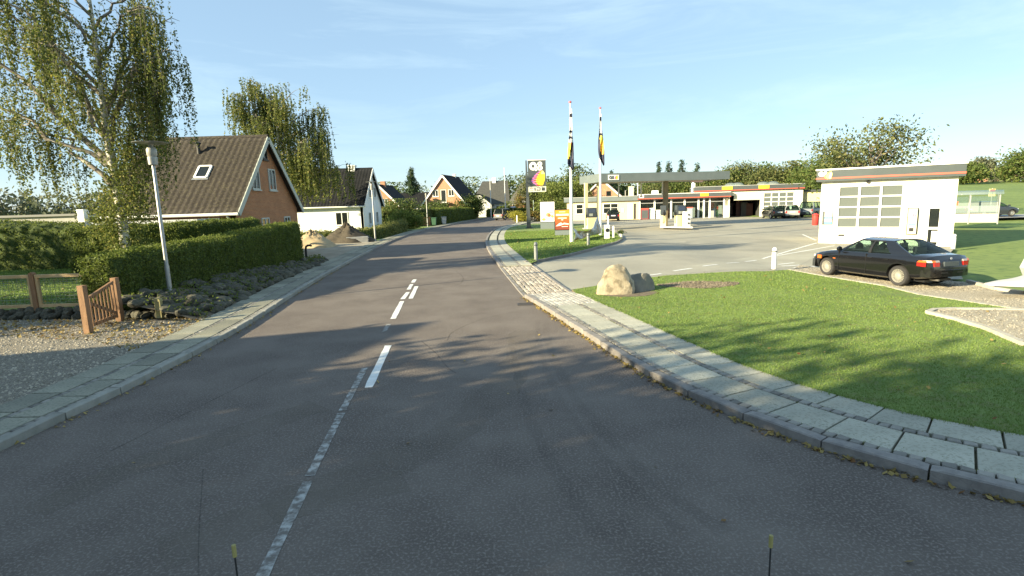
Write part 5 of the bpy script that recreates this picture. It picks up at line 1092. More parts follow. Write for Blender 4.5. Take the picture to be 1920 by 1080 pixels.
fbox('gas_cage', 'grey blue gas bottle cage with a red top', 'cage', 1288, 1298, 1.35, .7, M('cage_blue', (.22, .26, .32), .5), M('cage_grey', (.3, .33, .37), .5), redst)
fbox('litter_bin', 'grey litter bin in front of the shop doors', 'bin', 1332, 1338, .95, .5, M('bin_grey', (.3, .3, .28), .6)); fbox('red_display', 'red promotional display inside the shop doors', 'display', 1331, 1338, 1.9, .06, C_r, C_r, yl=.5)
fbox('newspaper_stand', 'pale slanted newspaper stand at the shop corner', 'stand', 1359, 1367, 1.5, .5, white, pb_, yl=-.5)
# workshop
ws = thing('workshop', 'vehicle workshop with a dark open bay and a glazed sectional door', 'workshop', sloc(0), SRZ); xa, xb = sx(1365), sx(1503)
o0, o1, g0, g1 = sx(1367), sx(1424), sx(1431), sx(1487)
MB().box(xa, o0, 0, 9, 0, 3.3).box(o1, g0, 0, .25, 0, 3.3).box(g1, xb, 0, .25, 0, 3.3).box(o0, o1, 0, .25, 2.75, 3.3).box(g0, g1, 0, .25, 2.95, 3.3).box(xa, xb, 8.8, 9, 0, 3.3).box(xb-.2, xb, .25, 8.8, 0, 3.3).build('wall', ivory, ws)
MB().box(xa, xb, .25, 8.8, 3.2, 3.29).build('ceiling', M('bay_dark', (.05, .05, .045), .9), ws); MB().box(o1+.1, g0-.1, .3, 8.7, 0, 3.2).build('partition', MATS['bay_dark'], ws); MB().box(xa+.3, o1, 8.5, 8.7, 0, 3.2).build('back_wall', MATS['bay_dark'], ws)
f2 = MB().box(xa-4.2, xb+.1, -.35, 9.2, 3.35, 3.95).build('fascia', dgrey, ws); MB().box(xa-4.2, xb+.1, -.37, -.352, 3.38, 3.47).build('red_stripe', redst, f2); MB().box(xa-4.2, xb+.1, -.38, 9.2, 3.952, 4.0).build('roof_edge', M('zinc2', (.45, .45, .43), .6), f2)
for pa, pb in ((1352, 1371.5), (1420, 1439.5)): MB().box(sx(pa, -.35), sx(pb, -.35), -.41, -.375, 3.52, 3.9).build('yellow_sign', C_y, f2)
for p in (1368, 1381, 1428, 1446): MB().lathe([(.75, 0), (.7, .18), (.45, .36), (0, .42)], 16, 'z', (sx(p, 2), 2, 4.0)).build('roof_dome', glass_s, ws)
b = MB(); b.box(o0+.5, o1, .05, .12, 2.15, 2.74); b.build('half_open_door', M('door_cream', (.62, .6, .45), .7), ws)
for k in range(4):
    for j in range(4):
        u0, u1 = g0+(g1-g0)*j/4, g0+(g1-g0)*(j+1)/4; z0 = .75+k*.55; MB().box(u0+.06, u1-.06, .10, .115, z0+.05, z0+.5).build('pane', glass_g, ws)
fr_ = MB()
for j in range(5): u = g0+(g1-g0)*j/4; fr_.box(u-.06, u+.06, .08, .14, .05, 2.95)
for k in range(5): z = .75+k*.55; fr_.box(g0, g1, .081, .139, z-.05, z+.05)
fr_.box(g0, g1, .082, .138, .05, .72); fr_.build('sectional_door', white, ws)
for k in range(10):
    x = rng.uniform(o0+.3, o1-.4); y = rng.uniform(2.5, 7.5); tag(MB().box(-.4, .4, -.25, .25, 0, rng.uniform(.8, 2)).box(-.42, .42, -.27, .27, .4, .44).build('workshop_shelf', rng.choice([dgrey, M('rack_grey', (.07, .07, .07), .6), M('rack_red', (.10, .03, .02), .6)]), loc=(*sloc(x, y)[:2], .01), rz=SRZ), 'dim shelf rack inside the open workshop bay', 'shelf', 'racks in the open bay')
t = thing('annexe', 'plain cream flat roofed annexe between the workshop and the car wash', 'building', sloc(0), SRZ); a0, a1 = sx(1503)+.05, sx(1545); MB().box(a0, a1, .6, 8, 0, 2.95).build('wall', cream, t); MB().box(a0, a1+.2, .4, 8.2, 2.952, 3.2).build('fascia', dgrey, t)
# red roofed house behind
H8 = gable_house('brick_house', 'orange gabled house with pale trims showing above the beige building', 0, -8, -4.2, 4.2, 2.4, 6.2, brick_o, M('red_tiles', (.5, .16, .07), .8, (.42, .13, .06), 3, 5), white, fine=False, loc=(AT(1128, 345, 95)[0], 95, 0), rz=R(-104), chimney=(-3, 0, 7.0, .4, brick_r))
window(H8, 0, 1.2, 3.4, .8, .8, 'x', board, mull=0)

# ---------------------------------------------------------------- car wash
WL, WR = Vector((AT(1535, 440, 31.6)[0], 31.6, 0)), Vector((AT(1789, 420, 28.0)[0], 28.0, 0)); wd_ = (WR-WL).length; wrz = math.atan2(WR.y-WL.y, WR.x-WL.x); WD = (WR-WL).normalized(); WN = Vector((-WD.y, WD.x, 0))
def wxz(px, py, off=0.):                   # pixel -> (local x, z) on the front wall of the car wash
    v = ray(px, py); o = Vector((0, 0, CAM_H)); n = WN; P0 = WL-WN*off; t = (P0-o).dot(n)/v.dot(n); p = o+v*t; return ((p-WL).dot(WD), p.z)
cw = thing('car_wash', 'white car wash hall with a big glazed sectional door', 'car wash', tuple(WL), wrz)
dx0, dx1 = wxz(1570, 400)[0], wxz(1691, 400)[0]; dz1 = wxz(1630, 348)[1]; ex0, ex1 = wxz(1737, 420)[0], wxz(1764, 420)[0]; ez1 = wxz(1750, 388)[1]
HW = 3.36; Z0 = -.6
MB().box(0, dx0, 0, .22, Z0, HW).box(dx0, dx1, 0, .22, dz1, HW).box(dx1, ex0, 0, .22, Z0, HW).box(ex0, ex1, 0, .22, ez1, HW).box(ex1, wd_, 0, .22, Z0, HW).box(0, .2, .22, 5.6, Z0, HW).box(wd_-.2, wd_, .22, 5.6, Z0, HW).box(.2, wd_-.2, 5.4, 5.6, Z0, HW).build('wall', ivory, cw)
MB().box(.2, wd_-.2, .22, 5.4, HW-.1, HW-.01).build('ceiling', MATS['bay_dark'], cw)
f3 = MB().box(-.25, wd_+.25, -.35, 5.8, HW+.002, 3.98).build('fascia', wgrey, cw); MB().box(-.26, wd_+.26, -.372, -.352, HW+.13, HW+.22).box(-.272, -.252, -.35, 5.8, HW+.13, HW+.22).build('red_stripe', redst, f3); MB().box(-.3, wd_+.3, -.4, 5.85, 3.985, 4.07).build('roof_edge', white, f3)
lx0 = wxz(1527, 330, .35)[0]; b = MB(); glyph_q8(b, -.15, 3.66, .27, -.385, -.36); b.build('lettering', C_w, f3); b = MB(); sail(b, .12, 3.5, .42, .4, -.39, (4, 4, 5, 4, 5, 5)); b.build('sail_logo', LOGO, f3)
cols, rows = 3, 4; zb = wxz(1630, 427)[1]; ph = (dz1-zb)/rows; pw = (dx1-dx0)/cols; sd_ = MB()
for j in range(cols):
    for k in range(rows): MB().box(dx0+j*pw+.06, dx0+(j+1)*pw-.06, .10, .115, zb+k*ph+.04, zb+(k+1)*ph-.04).build('pane', glass_g, cw)
for j in range(cols+1): x = dx0+j*pw; sd_.box(x-.055, x+.055, .04, .13, -.5, dz1)
for k in range(rows+1): z = zb+k*ph; sd_.box(dx0, dx1, .042, .128, z-.04, z+.04)
sd_.box(dx0, dx1, .064, .126, -.5, zb-.05); sd_.build('sectional_door', white, cw)
hz = wxz(1577, 441); MB().box(hz[0]-.15, hz[0]+.15, .03, .058, hz[1]-.05, hz[1]+.05).build('door_handle', black, cw)
p0, p1 = wxz(1541, 421), wxz(1562, 396); pf = MB().box(p0[0], p1[0], -.05, -.002, p0[1], p1[1]).build('poster_case', dgrey, cw); b = MB(); w3 = p1[0]-p0[0]; h3 = p1[1]-p0[1]
for k, mi in enumerate((0, 1, 0, 1, 1)): b.box(p0[0]+w3*.25, p1[0]-.03, -.062, -.052, p0[1]+.03+(h3-.06)*k/5, p0[1]+.03+(h3-.06)*(k+1)/5, mi)
b.build('poster', [M('sky_blue_print', (.12, .36, .62), .5), C_w], pf)
p0, p1 = wxz(1700, 438), wxz(1721, 391); MB().box(p0[0]-.05, p1[0]+.05, -.05, -.003, p0[1]-.05, p1[1]+.05).build('terminal_frame', dgrey, cw); v_ = MB().box(p0[0], p1[0], -.18, -.052, p0[1], p1[1]).build('payment_terminal', M('terminal_cream', (.66, .60, .42), .5), cw); w3 = p1[0]-p0[0]; h3 = p1[1]-p0[1]
MB().box(p0[0]+.03, p1[0]-.03, -.195, -.182, p0[1]+h3*.86, p1[1]-.03).build('header', C_w, v_); MB().box(p0[0]+w3*.2, p1[0]-w3*.3, -.195, -.182, p0[1]+h3*.1, p0[1]+h3*.24).build('card_slot', black, v_)
b = MB(); zz = p0[1]+h3*.68; b.box(p0[0]+w3*.45, p0[0]+w3*.60, -.195, -.182, zz, zz+h3*.11).box(p0[0]+w3*.75, p0[0]+w3*.86, -.195, -.182, zz, zz+h3*.11); b.build('symbols', M('ink_violet', (.12, .08, .25), .5), v_); MB().box(p0[0]+.04, p1[0]-.04, -.195, -.182, p0[1]+h3*.35, p0[1]+h3*.41).build('button_row', M('teal_print', (.12, .3, .32), .5), v_)
dr = MB(); t_ = .09
dr.box(ex0, ex0+t_, .05, .13, -.5, ez1).box(ex1-t_, ex1, .05, .13, -.5, ez1).box(ex0, ex1, .052, .128, -.5, -.2).box(ex0, ex1, .052, .128, ez1-.08, ez1); zmid = wxz(1748, 428)[1]; dr.box(ex0, ex1, .052, .128, zmid-.06, zmid+.06)
dro = dr.build('door', white, cw)
MB().box(ex0+t_, ex1-t_, .08, .09, -.2, zmid-.06).build('pane', glass_d, dro); MB().box(ex0+t_, ex1-t_, .08, .09, zmid+.06, ez1-.08).build('pane', glass_d, dro); MB().box(ex0+.25, ex1-.1, .07, .078, -.05, zmid-.15).build('notice', C_w, dro)
MB().lathe([(.09, 0), (.09, .08), (.04, .14)], 10, 'y', (wxz(1628, 340)[0], -.1, wxz(1628, 341)[1])).build('wall_lamp', black, cw)
c = G(1531, 421.5); t = thing('litter_bin', 'bright red litter bin beside the car wash', 'bin', (c[0]-.35, c[1]-.4, 0)); MB().lathe([(.2, 0), (.24, .05), (.26, .8), (.22, .82)], 14).build('body', M('bin_red', (.65, .05, .04), .5), t, smooth=40); MB().lathe([(.28, .84), (.28, .9), (.1, 1.0), (0, 1.01)], 14).build('hood', MATS['bin_red'], t, smooth=40); MB().lathe([(.2, .82), (.2, .845)], 12).build('neck', black, t)
c = G(1766, 459, -.38); tree('shrub', 'small russet plant at the foot of the car wash wall', (c[0], c[1]-.1, -.42), .42, .4, .02, 10, 500, .045, autumn_leaf, 71, cat='shrub', tr=.02)
# ---------------------------------------------------------------- boulders on the lawn
def boulder(label, loc, pts, mat, seed, rz=0, sub=4):
    rng = np.random.default_rng(seed); bm = bmesh.new()
    for p in pts: bm.verts.new(p)
    bmesh.ops.convex_hull(bm, input=bm.verts[:])
    for v in [v for v in bm.verts if not v.link_faces]: bm.verts.remove(v)
    bmesh.ops.triangulate(bm, faces=bm.faces[:])
    for k in range(3):
        bmesh.ops.subdivide_edges(bm, edges=bm.edges[:], cuts=1, use_grid_fill=True, smooth=.0)
        bmesh.ops.smooth_vert(bm, verts=bm.verts[:], factor=.16, use_axis_x=True, use_axis_y=True, use_axis_z=True)
    ph = rng.uniform(0, 9, 9)
    for v in bm.verts:
        c = v.co; n = math.sin(c.x*7+ph[0])*math.sin(c.y*6+ph[1])*math.sin(c.z*8+ph[2])*.05+math.sin(c.x*19+ph[3])*math.sin(c.y*17+ph[4])*math.sin(c.z*21+ph[5])*.022+float(rng.normal(0, .006)); v.co = c*(1+n)
    me = bpy.data.meshes.new('boulder'); bm.to_mesh(me); bm.free(); me.materials.append(mat); o = link('boulder', me, None, 24, loc, rz); return tag(o, label, 'boulder')
c = G(1160, 552, .1)
boulder('large pale angular boulder on the lawn by the entrance', (c[0], c[1]+.28, .06), [(-.62, -.28, -.1), (-.58, -.12, .30), (-.5, .3, -.1), (-.32, -.34, .05), (.1, -.42, -.1), (.42, -.3, -.1), (.52, .1, -.1), (.5, -.1, .45), (.36, -.28, .28), (-.12, -.1, .93), (.12, .0, .90), (.3, -.02, .74), (-.3, .05, .74), (.2, .45, -.1), (-.1, .36, .55), (-.45, -.2, .5)], stone_l, 1)
boulder('smaller grey boulder leaning behind the pale one', (c[0]+.62, c[1]+.6, .05), [(-.45, -.3, -.1), (.1, -.4, -.1), (.55, -.1, -.1), (.5, .3, -.1), (-.4, .3, -.1), (-.25, -.1, .52), (.2, -.1, .58), (.42, .05, .5), (.56, .05, .25), (.0, .25, .5), (-.1, -.3, .3)], stone_g, 2)

# ---------------------------------------------------------------- vehicles
def interp(xs, ys): return lambda x: float(np.interp(x, xs, ys))
def car(name, label, cat, loc, rz, kind, paintm, group=None, detail=False, seats=True, rimm=None, tilt=0.):
    K = dict(
      sedan=dict(xs=[-2.21, -2.17, -2.05, -1.8, -1.5, -1.2, -.8, -.2, .4, .9, 1.2, 1.5, 1.8, 2.0, 2.13, 2.2], deck=[.62, .84, .97, 1.0, 1.005, 1.0, .99, .97, .96, .955, .93, .89, .83, .77, .69, .55], belt=[.6, .80, .90, .92, .925, .925, .92, .91, .905, .90, .87, .83, .77, .71, .64, .53],
        hw=[.60, .70, .775, .815, .835, .845, .85, .85, .85, .848, .84, .83, .80, .76, .70, .60], bot=[.40, .36, .32, .28, .25, .22, .2, .19, .19, .19, .2, .22, .24, .25, .27, .33], fa=1.42, ra=-1.27, wr=.312, tw=.725, rb=-1.72, rt=-.86, wt=.28, wb=1.02, roof=1.375, rw=.545, bw=.765, pil=[(.0, .27), (.535, .575), (.94, 1.0)], split=None),
      hatch=dict(xs=[-1.9, -1.87, -1.75, -1.5, -1.2, -.8, -.2, .4, .85, 1.1, 1.4, 1.65, 1.82, 1.9], deck=[.6, .9, .96, .98, .98, .98, .97, .96, .95, .93, .88, .8, .7, .55], belt=[.58, .86, .92, .93, .93, .93, .92, .91, .9, .87, .82, .74, .65, .53], hw=[.62, .72, .78, .82, .83, .84, .84, .84, .835, .83, .81, .77, .70, .6], bot=[.4, .34, .3, .26, .22, .2, .19, .19, .19, .2, .23, .25, .28, .33], fa=1.2, ra=-1.28, wr=.30, tw=.71, rb=-1.82, rt=-1.5, wt=.15, wb=.98, roof=1.44, rw=.57, bw=.76, pil=[(.0, .13), (.5, .54), (.95, 1.0)]),
      mpv=dict(xs=[-2.2, -2.17, -2.05, -1.8, -1.2, -.8, -.2, .4, .95, 1.3, 1.6, 1.9, 2.1, 2.2], deck=[.6, 1.0, 1.06, 1.08, 1.08, 1.08, 1.07, 1.06, 1.05, 1.02, .97, .88, .76, .58], belt=[.58, .96, 1.02, 1.03, 1.03, 1.03, 1.02, 1.01, 1.0, .96, .9, .81, .7, .55], hw=[.66, .78, .84, .87, .88, .88, .88, .88, .875, .87, .85, .8, .72, .62], bot=[.42, .36, .32, .27, .22, .21, .2, .2, .2, .21, .24, .27, .3, .36], fa=1.4, ra=-1.4, wr=.32, tw=.76, rb=-2.12, rt=-1.85, wt=.3, wb=1.35, roof=1.80, rw=.66, bw=.82, pil=[(.0, .08), (.34, .37), (.64, .67), (.96, 1.0)]))[kind]
    t = thing(name, label, cat, loc, rz, group); t.rotation_euler = (0, tilt, rz)
    xs = K['xs']; deck, belt, hw, bot = (interp(xs, K[k]) for k in ('deck', 'belt', 'hw', 'bot'))
    X = sorted(set(list(np.linspace(xs[0], xs[-1], 70 if detail else 40))+xs)); V = []; F = []; m_ = None
    for x in X:
        w_, zb, zl, zd = hw(x), bot(x), belt(x), deck(x); mid = zb+(zl-zb)*.5
        half = [(0, zb), (w_*.86, zb), (w_*.955, zb+.05), (w_*.985, zb+.16), (w_, mid), (w_*.995, zl-.14), (w_*.975, zl-.05), (w_*.945, zl-.008), (w_*.90, zl+(zd-zl)*.35), (w_*.55, zl+(zd-zl)*.88), (0, zd)]
        loop = [(x, -a, b) for a, b in half]+[(x, a, b) for a, b in half[-2:0:-1]]; m_ = len(loop); V += loop
    n = len(X)
    for i in range(n-1):
        for j in range(m_): F.append((i*m_+j, i*m_+(j+1) % m_, (i+1)*m_+(j+1) % m_, (i+1)*m_+j))
    F += [tuple(range(m_-1, -1, -1)), tuple(range((n-1)*m_, n*m_))]
    bm = bmesh.new(); bv = [bm.verts.new(v) for v in V]
    for f in F: bm.faces.new([bv[q] for q in f])
    bmesh.ops.recalc_face_normals(bm, faces=bm.faces[:]); me = bpy.data.meshes.new('body'); bm.to_mesh(me); bm.free(); me.materials.append(paintm); me.materials.append(black)
    body = link('body', me, t)
    cut = MB()
    for ax in (K['fa'], K['ra']):
        for s_ in (-1, 1): cut.lathe([(K['wr']+.055, -.17), (K['wr']+.055, .2)], 28, 'y', (ax, s_*(K['tw']+.03), K['wr']+.01))
    co = cut.build('cutter', [black]); bmd = body.modifiers.new('arches', 'BOOLEAN'); bmd.operation = 'DIFFERENCE'; bmd.object = co; bmd.solver = 'EXACT'
    co.parent = t; bpy.context.view_layer.update(); dg = bpy.context.evaluated_depsgraph_get()
    nm = bpy.data.meshes.new_from_object(body.evaluated_get(dg)); body.modifiers.clear(); body.data = nm; nm.name = 'body'; bpy.data.objects.remove(co)
    nm.polygons.foreach_set('use_smooth', [True]*len(nm.polygons)); nm.set_sharp_from_angle(angle=R(38))
    # cabin
    rb, rt, wt, wb, zr, rw, bw = (K[k] for k in ('rb', 'rt', 'wt', 'wb', 'roof', 'rw', 'bw'))
    zbase = lambda x: belt(x)-.01
    def S(u, v, s_):
        xb, xt = rb+(wb-rb)*u, rt+(wt-rt)*u; x = xb+(xt-xb)*v; bul = .05*math.sin(math.pi*v)
        return Vector((x, s_*(bw+(rw-bw)*v+bul), zbase(xb)+(zr-.045-zbase(xb))*v))
    def patch(u0, u1, v0, v1, s_, th, off=0.):
        b = MB(); nu, nv = 5, 5; P = [[S(u0+(u1-u0)*i/nu, v0+(v1-v0)*j/nv, s_)+Vector((0, s_*off, 0)) for j in range(nv+1)] for i in range(nu+1)]
        V = [p for r in P for p in r]+[p-Vector((0, s_*th, 0)) for r in P for p in r]; o = (nu+1)*(nv+1); F = []
        for i in range(nu):
            for j in range(nv):
                a = i*(nv+1)+j; F += [(a, a+nv+1, a+nv+2, a+1), (o+a, o+a+1, o+a+nv+2, o+a+nv+1)]
        ring = [i*(nv+1) for i in range(nu+1)]+[nu*(nv+1)+j for j in range(1, nv+1)]+[i*(nv+1)+nv for i in range(nu-1, -1, -1)]+[j for j in range(nv-1, 0, -1)]
        for k in range(len(ring)): a, c_ = ring[k], ring[(k+1) % len(ring)]; F.append((a, c_, o+c_, o+a) if s_ > 0 else (c_, a, o+a, o+c_))
        if s_ < 0: F = [tuple(reversed(f)) for f in F[:2*nu*nv]]+F[2*nu*nv:]
        return b.add(V, F)
    for s_ in (-1, 1):
        pil = K['pil']
        for k, (a, c_) in enumerate(pil): patch(a, c_, 0, 1, s_, .05).build('pillar', paintm if k in (0, len(pil)-1) else black, t, smooth=40)
        for k in range(len(pil)-1):
            patch(pil[k][1], pil[k+1][0], .04, .9, s_, .008, -.012).build('side_window', glass_c, t, smooth=40)
            patch(pil[k][1], pil[k+1][0], .9, 1, s_, .05).build('window_frame', black, t, smooth=40); patch(pil[k][1], pil[k+1][0], 0, .04, s_, .04, .004).build('window_trim', black, t, smooth=40)
    def cross(f0, f1, cr0, cr1, nn=8, mm=4):   # sheet between two curves given by (x, z, halfwidth)
        b = MB(); V = []
        for i in range(mm+1):
            k = i/mm; x, z, w_ = [f0[q]+(f1[q]-f0[q])*k for q in range(3)]; cr_ = cr0+(cr1-cr0)*k
            for j in range(nn+1): q = -1+2*j/nn; V.append((x+cr_[0]*(1-q*q), q*w_, z+cr_[1]*(1-q*q)))
        F = [(i*(nn+1)+j, i*(nn+1)+j+1, (i+1)*(nn+1)+j+1, (i+1)*(nn+1)+j) for i in range(mm) for j in range(nn)]
        V2 = V+[(v[0], v[1], v[2]-.02) for v in V]; o = len(V); F2 = F+[tuple(reversed([q+o for q in f])) for f in F]; return b.add(V2, F2)
    A_ = np.array
    cross((rt, zr-.045, rw+.01), (wt, zr-.045, rw+.01), A_([-.05, .05]), A_([.05, .055]), 10, 6).build('roof', paintm, t, smooth=50)
    cross((wt, zr-.05, rw-.01), (wb, zbase(wb)+.0, bw-.02), A_([.05, .055]), A_([.16, .05])).build('windscreen', glass_c, t, smooth=50)
    cross((rb, zbase(rb)+.01, bw-.03), (rt, zr-.05, rw-.01), A_([-.12, .045]), A_([-.05, .05])).build('rear_window', glass_c, t, smooth=50)
    ci = MB(); ci.box(rb+.25, wb-.12, -bw+.1, bw-.1, deck(0)+.002, deck(0)+.012); ci.build('interior', M('car_interior', (.05, .05, .05), .9), t)
    if seats:
        for x in (.05, -.95):
            for y in (-.36, .36):
                b = MB(); b.box(x-.06, x+.06, y-.2, y+.2, .95, 1.12); b.box(x-.09, x-.02, y-.13, y+.13, 1.14, 1.28); b.build('seat', M('seat_cloth', (.045, .045, .047), .9), t)
        MB().lathe([(.15, -.012), (.17, 0), (.15, .012)], 18, 'x', (.56, .36, 1.03)).build('steering_wheel', black, t)
    # wheels
    rimm = rimm or M('silver_rim', (.55, .54, .5), .35, metal=.7); wr = K['wr']; hm = R(38)
    for ax in (K['fa'], K['ra']):
        for s_ in (-1, 1):
            wm = MB().lathe([(wr*.66, -.09), (wr*.93, -.095), (wr, -.06), (wr, .06), (wr*.93, .095), (wr*.66, .09), (wr*.66, -.09)], 28, 'y', cap=False); w_ = wm.build('wheel', rubber, t, smooth=35, loc=(ax, s_*K['tw'], wr))
            b = MB(); b.lathe([(wr*.70, .0), (wr*.69, .085), (wr*.64, .088), (wr*.60, .06), (wr*.58, .03)], 28, 'y', cap=False); b.lathe([(.075, .04), (.07, .07), (.03, .082), (0, .084)], 16, 'y')
            ns = 20 if detail else 10
            for k in range(ns):
                a = 2*math.pi*k/ns; b.bar((.06*math.cos(a), .062, .06*math.sin(a)), (wr*.62*math.cos(a), .066, wr*.62*math.sin(a)), .02 if detail else .035, .022, up=(0, 1, 0))
            b.lathe([(wr*.66, .0), (0.0, .001)], 20, 'y', mi=1); r_ = b.build('rim', [rimm, M('brake_dark', (.05, .047, .043), .6)], w_, smooth=40)
            if s_ < 0: r_.rotation_euler = (0, 0, math.pi)
    xr, xf = xs[0], xs[-1]
    # lamps, plates, bumpers
    for s_ in (-1, 1):
        def lamp_box(nm, x0, x1, y0, y1, z0, z1, mt): return MB().box(min(x0, x1), max(x0, x1), min(s_*y0, s_*y1), max(s_*y0, s_*y1), z0, z1).build(nm, mt, t)
        red = M('tail_red', (.34, .012, .01), .25, coat=.5); amb = M('tail_amber', (.5, .13, .02), .25, coat=.5)
        if kind == 'sedan':
            tl = MB(); 
            for (u0, u1, z0, z1, mi) in ((.44, .79, .67, .79, 0), (.44, .58, .79, .845, 2), (.58, .785, .79, .845, 1)):
                q = []
                for yy in (u0, (u0+u1)/2, u1):
                    xx = np.interp(yy, [0, .60, .70, .775, .80], [xr+.02, xr+.03, xr+.05, xr+.14, xr+.36])-.018
                    for zz in (z0, z1): q.append((xx+(.03 if zz > .8 else 0), s_*yy, zz))
                tl.add(q, [(0, 2, 3, 1), (2, 4, 5, 3)] if s_ < 0 else [(1, 3, 2, 0), (3, 5, 4, 2)], mi)
            a0 = len(tl.v); x0 = xr+.12
            tl.add([(x0, s_*.792, .67), (xr+.36, s_*.828, .68), (xr+.36, s_*.826, .79), (x0, s_*.79, .79), (x0+.02, s_*.786, .845), (xr+.31, s_*.818, .845)], [(0, 1, 2, 3), (3, 2, 5, 4)], 0); tl.mi[-1] = 1
            o_ = tl.build('tail_light', [red, amb, M('tail_clear', (.3, .27, .25), .25, coat=.5)], t); sm = o_.modifiers.new('thickness', 'SOLIDIFY'); sm.thickness = .03; sm.offset = 0
            hl = MB(); hl.box(xf-.20, xf-.05, min(s_*.36, s_*.66), max(s_*.36, s_*.66), .56, .68); hl.build('headlight', M('lamp_clear', (.7, .7, .68), .15), t)
            MB().box(xf-.55, xf-.38, min(s_*.80, s_*.832), max(s_*.80, s_*.832), .58, .70).build('indicator', amb, t)
            mi_ = MB(); mi_.lathe([(.0, -.05), (.075, -.04), (.09, .0), (.07, .05), (0, .07)], 12, 'x', (.80, s_*.93, .99)); mi_.bar((.82, s_*.83, .93), (.82, s_*.9, .97), .05, .04); mi_.build('door_mirror', paintm, t, smooth=50)
            MB().box(-1.55, 1.65, min(s_*.842, s_*.862), max(s_*.842, s_*.862), .485, .535).build('side_moulding', black, t) if False else None
            for x in (-.30, .55-1.42): MB().box(x-.09, x+.09, min(s_*.85, s_*.868), max(s_*.85, s_*.868), .775, .80).build('door_handle', paintm, t)
            for x in (-.16, .90): MB().box(x-.004, x+.004, min(s_*.80, s_*.8535), max(s_*.80, s_*.8535), .28, .9).build('door_seam', black, t)
            MB().box(1.02, 1.13, min(s_*.84, s_*.853), max(s_*.84, s_*.853), .63, .655).build('side_repeater', amb, t)
        else:
            z0 = belt(xr+.1)-.28; lamp_box('tail_light', xr-.005, xr+.10, .56 if kind == 'hatch' else .68, .72 if kind == 'hatch' else .80, z0, z0+.22, red); lamp_box('headlight', xf-.22, xf-.04, .38, .62, .58, .72, M('lamp_clear', (.7, .7, .68), .15))
            lamp_box('door_mirror', .72, .86, .85, .99, .95, 1.09, paintm)
    if kind == 'sedan':
        bmp = MB(); prof = [(-.80, .30), (-.70, .08), (-.4, .0), (0, -.015), (.4, 0), (.70, .08), (.80, .30)]
        for k in range(len(prof)-1):
            (ya, xa), (yb, xb) = prof[k], prof[k+1]; bmp.add([(xr-.04+xa, ya, .36), (xr-.04+xb, yb, .36), (xr-.045+xb, yb, .56), (xr-.045+xa, ya, .56), (xr+.12+xa, ya*.97, .36), (xr+.12+xb, yb*.97, .36), (xr+.12+xb, yb*.97, .58), (xr+.12+xa, ya*.97, .58)], [(0, 3, 2, 1), (4, 5, 6, 7), (3, 7, 6, 2), (0, 1, 5, 4)])
        bo = bmp.build('rear_bumper', paintm, t, smooth=35); MB().box(xr-.052, xr-.04, -.40, .40, .47, .50).build('bumper_strip', black, bo)
        bmp = MB()
        for k in range(len(prof)-1):
            (ya, xa), (yb, xb) = prof[k], prof[k+1]; bmp.add([(xf+.05-xa, ya, .26), (xf+.05-xb, yb, .26), (xf+.04-xb, yb, .52), (xf+.04-xa, ya, .52), (xf-.12-xa, ya*.97, .26), (xf-.12-xb, yb*.97, .26), (xf-.12-xb, yb*.97, .55), (xf-.12-xa, ya*.97, .55)], [(0, 1, 2, 3), (7, 6, 5, 4), (2, 6, 7, 3), (0, 4, 5, 1)])
        bmp.build('front_bumper', paintm, t, smooth=35)
        MB().box(xr-.012, xr+.05, -.27, .27, .67, .80).build('number_plate', M('plate_grey', (.06, .075, .085), .4), t); MB().lathe([(.035, -.01), (.035, 0)], 16, 'x', (xr+.025, 0, .885)).build('boot_badge', M('badge', (.5, .52, .58), .3, metal=.5), t)
        MB().tube([(xr+.25, .42, .27), (xr+.0, .42, .27)], .03, 10).build('exhaust_pipe', M('exhaust', (.35, .33, .3), .4, metal=.8), t)
        for q in ((.46, .0), (-.46, 0)): pass
        MB().box(xr+.35, xf-.5, -.5, .5, .17, .24).build('underbody', black, t)
    else:
        MB().box(xr-.05, xr+.12, -.78 if kind == 'mpv' else -.7, .78 if kind == 'mpv' else .7, .38, .58).build('rear_bumper', dgrey if kind == 'mpv' else paintm, t); MB().box(xr-.012, xr+.03, -.26, .26, .66, .77).build('number_plate', C_w, t)
    return t
pblack = M('black_car_paint', (.006, .006, .007), .22, coat=.8, spec=.5); psilver = M('silver_car_paint', (.42, .42, .40), .3, metal=.4, coat=.5); pdark = M('dark_blue_paint', (.03, .035, .045), .3, coat=.6); pgreyg = M('grey_van_paint', (.07, .065, .06), .35, coat=.4); pwhite = M('white_car_paint', (.7, .68, .6), .35, coat=.5)
# black sedan on the gravel path: rear left wheel at its place, heading towards the front left wheel
r0, f0 = Vector((*G(1682.5, 536, -.158), 0)), Vector((*G(1543, 509, -.11), 0)); hd = (f0-r0).normalized(); hz = math.atan2(hd.y, hd.x); hz += R(6.0); hd = Vector((math.cos(hz), math.sin(hz), 0)); rt_ = Vector((hd.y, -hd.x, 0)); cc = r0+hd*1.27+rt_*.79
car('sedan', 'glossy black four door sedan parked on the gravel path', 'car', (cc.x, cc.y, -.158), hz, 'sedan', pblack, detail=True, rimm=M('cream_rim', (.34, .325, .28), .45, metal=.2))
def carpx(px, py, z=0): c = G(px, py, z); return c
c = (AT(1450, 407, 62.5)[0], 62.5); car('hatchback', 'black hatchback parked left of the silver car at the workshop', 'car', (c[0], c[1], .01), R(84), 'hatch', pblack)
c = (AT(1481, 406, 62.0)[0], 62.0); car('hatchback', 'silver hatchback parked in front of the glazed workshop door', 'car', (c[0], c[1], .01), R(70), 'hatch', psilver)
c = (AT(1466, 405, 65.2)[0], 65.2); car('estate_car', 'white car parked behind the silver hatchback', 'car', (c[0], c[1], .01), R(120), 'hatch', pwhite)
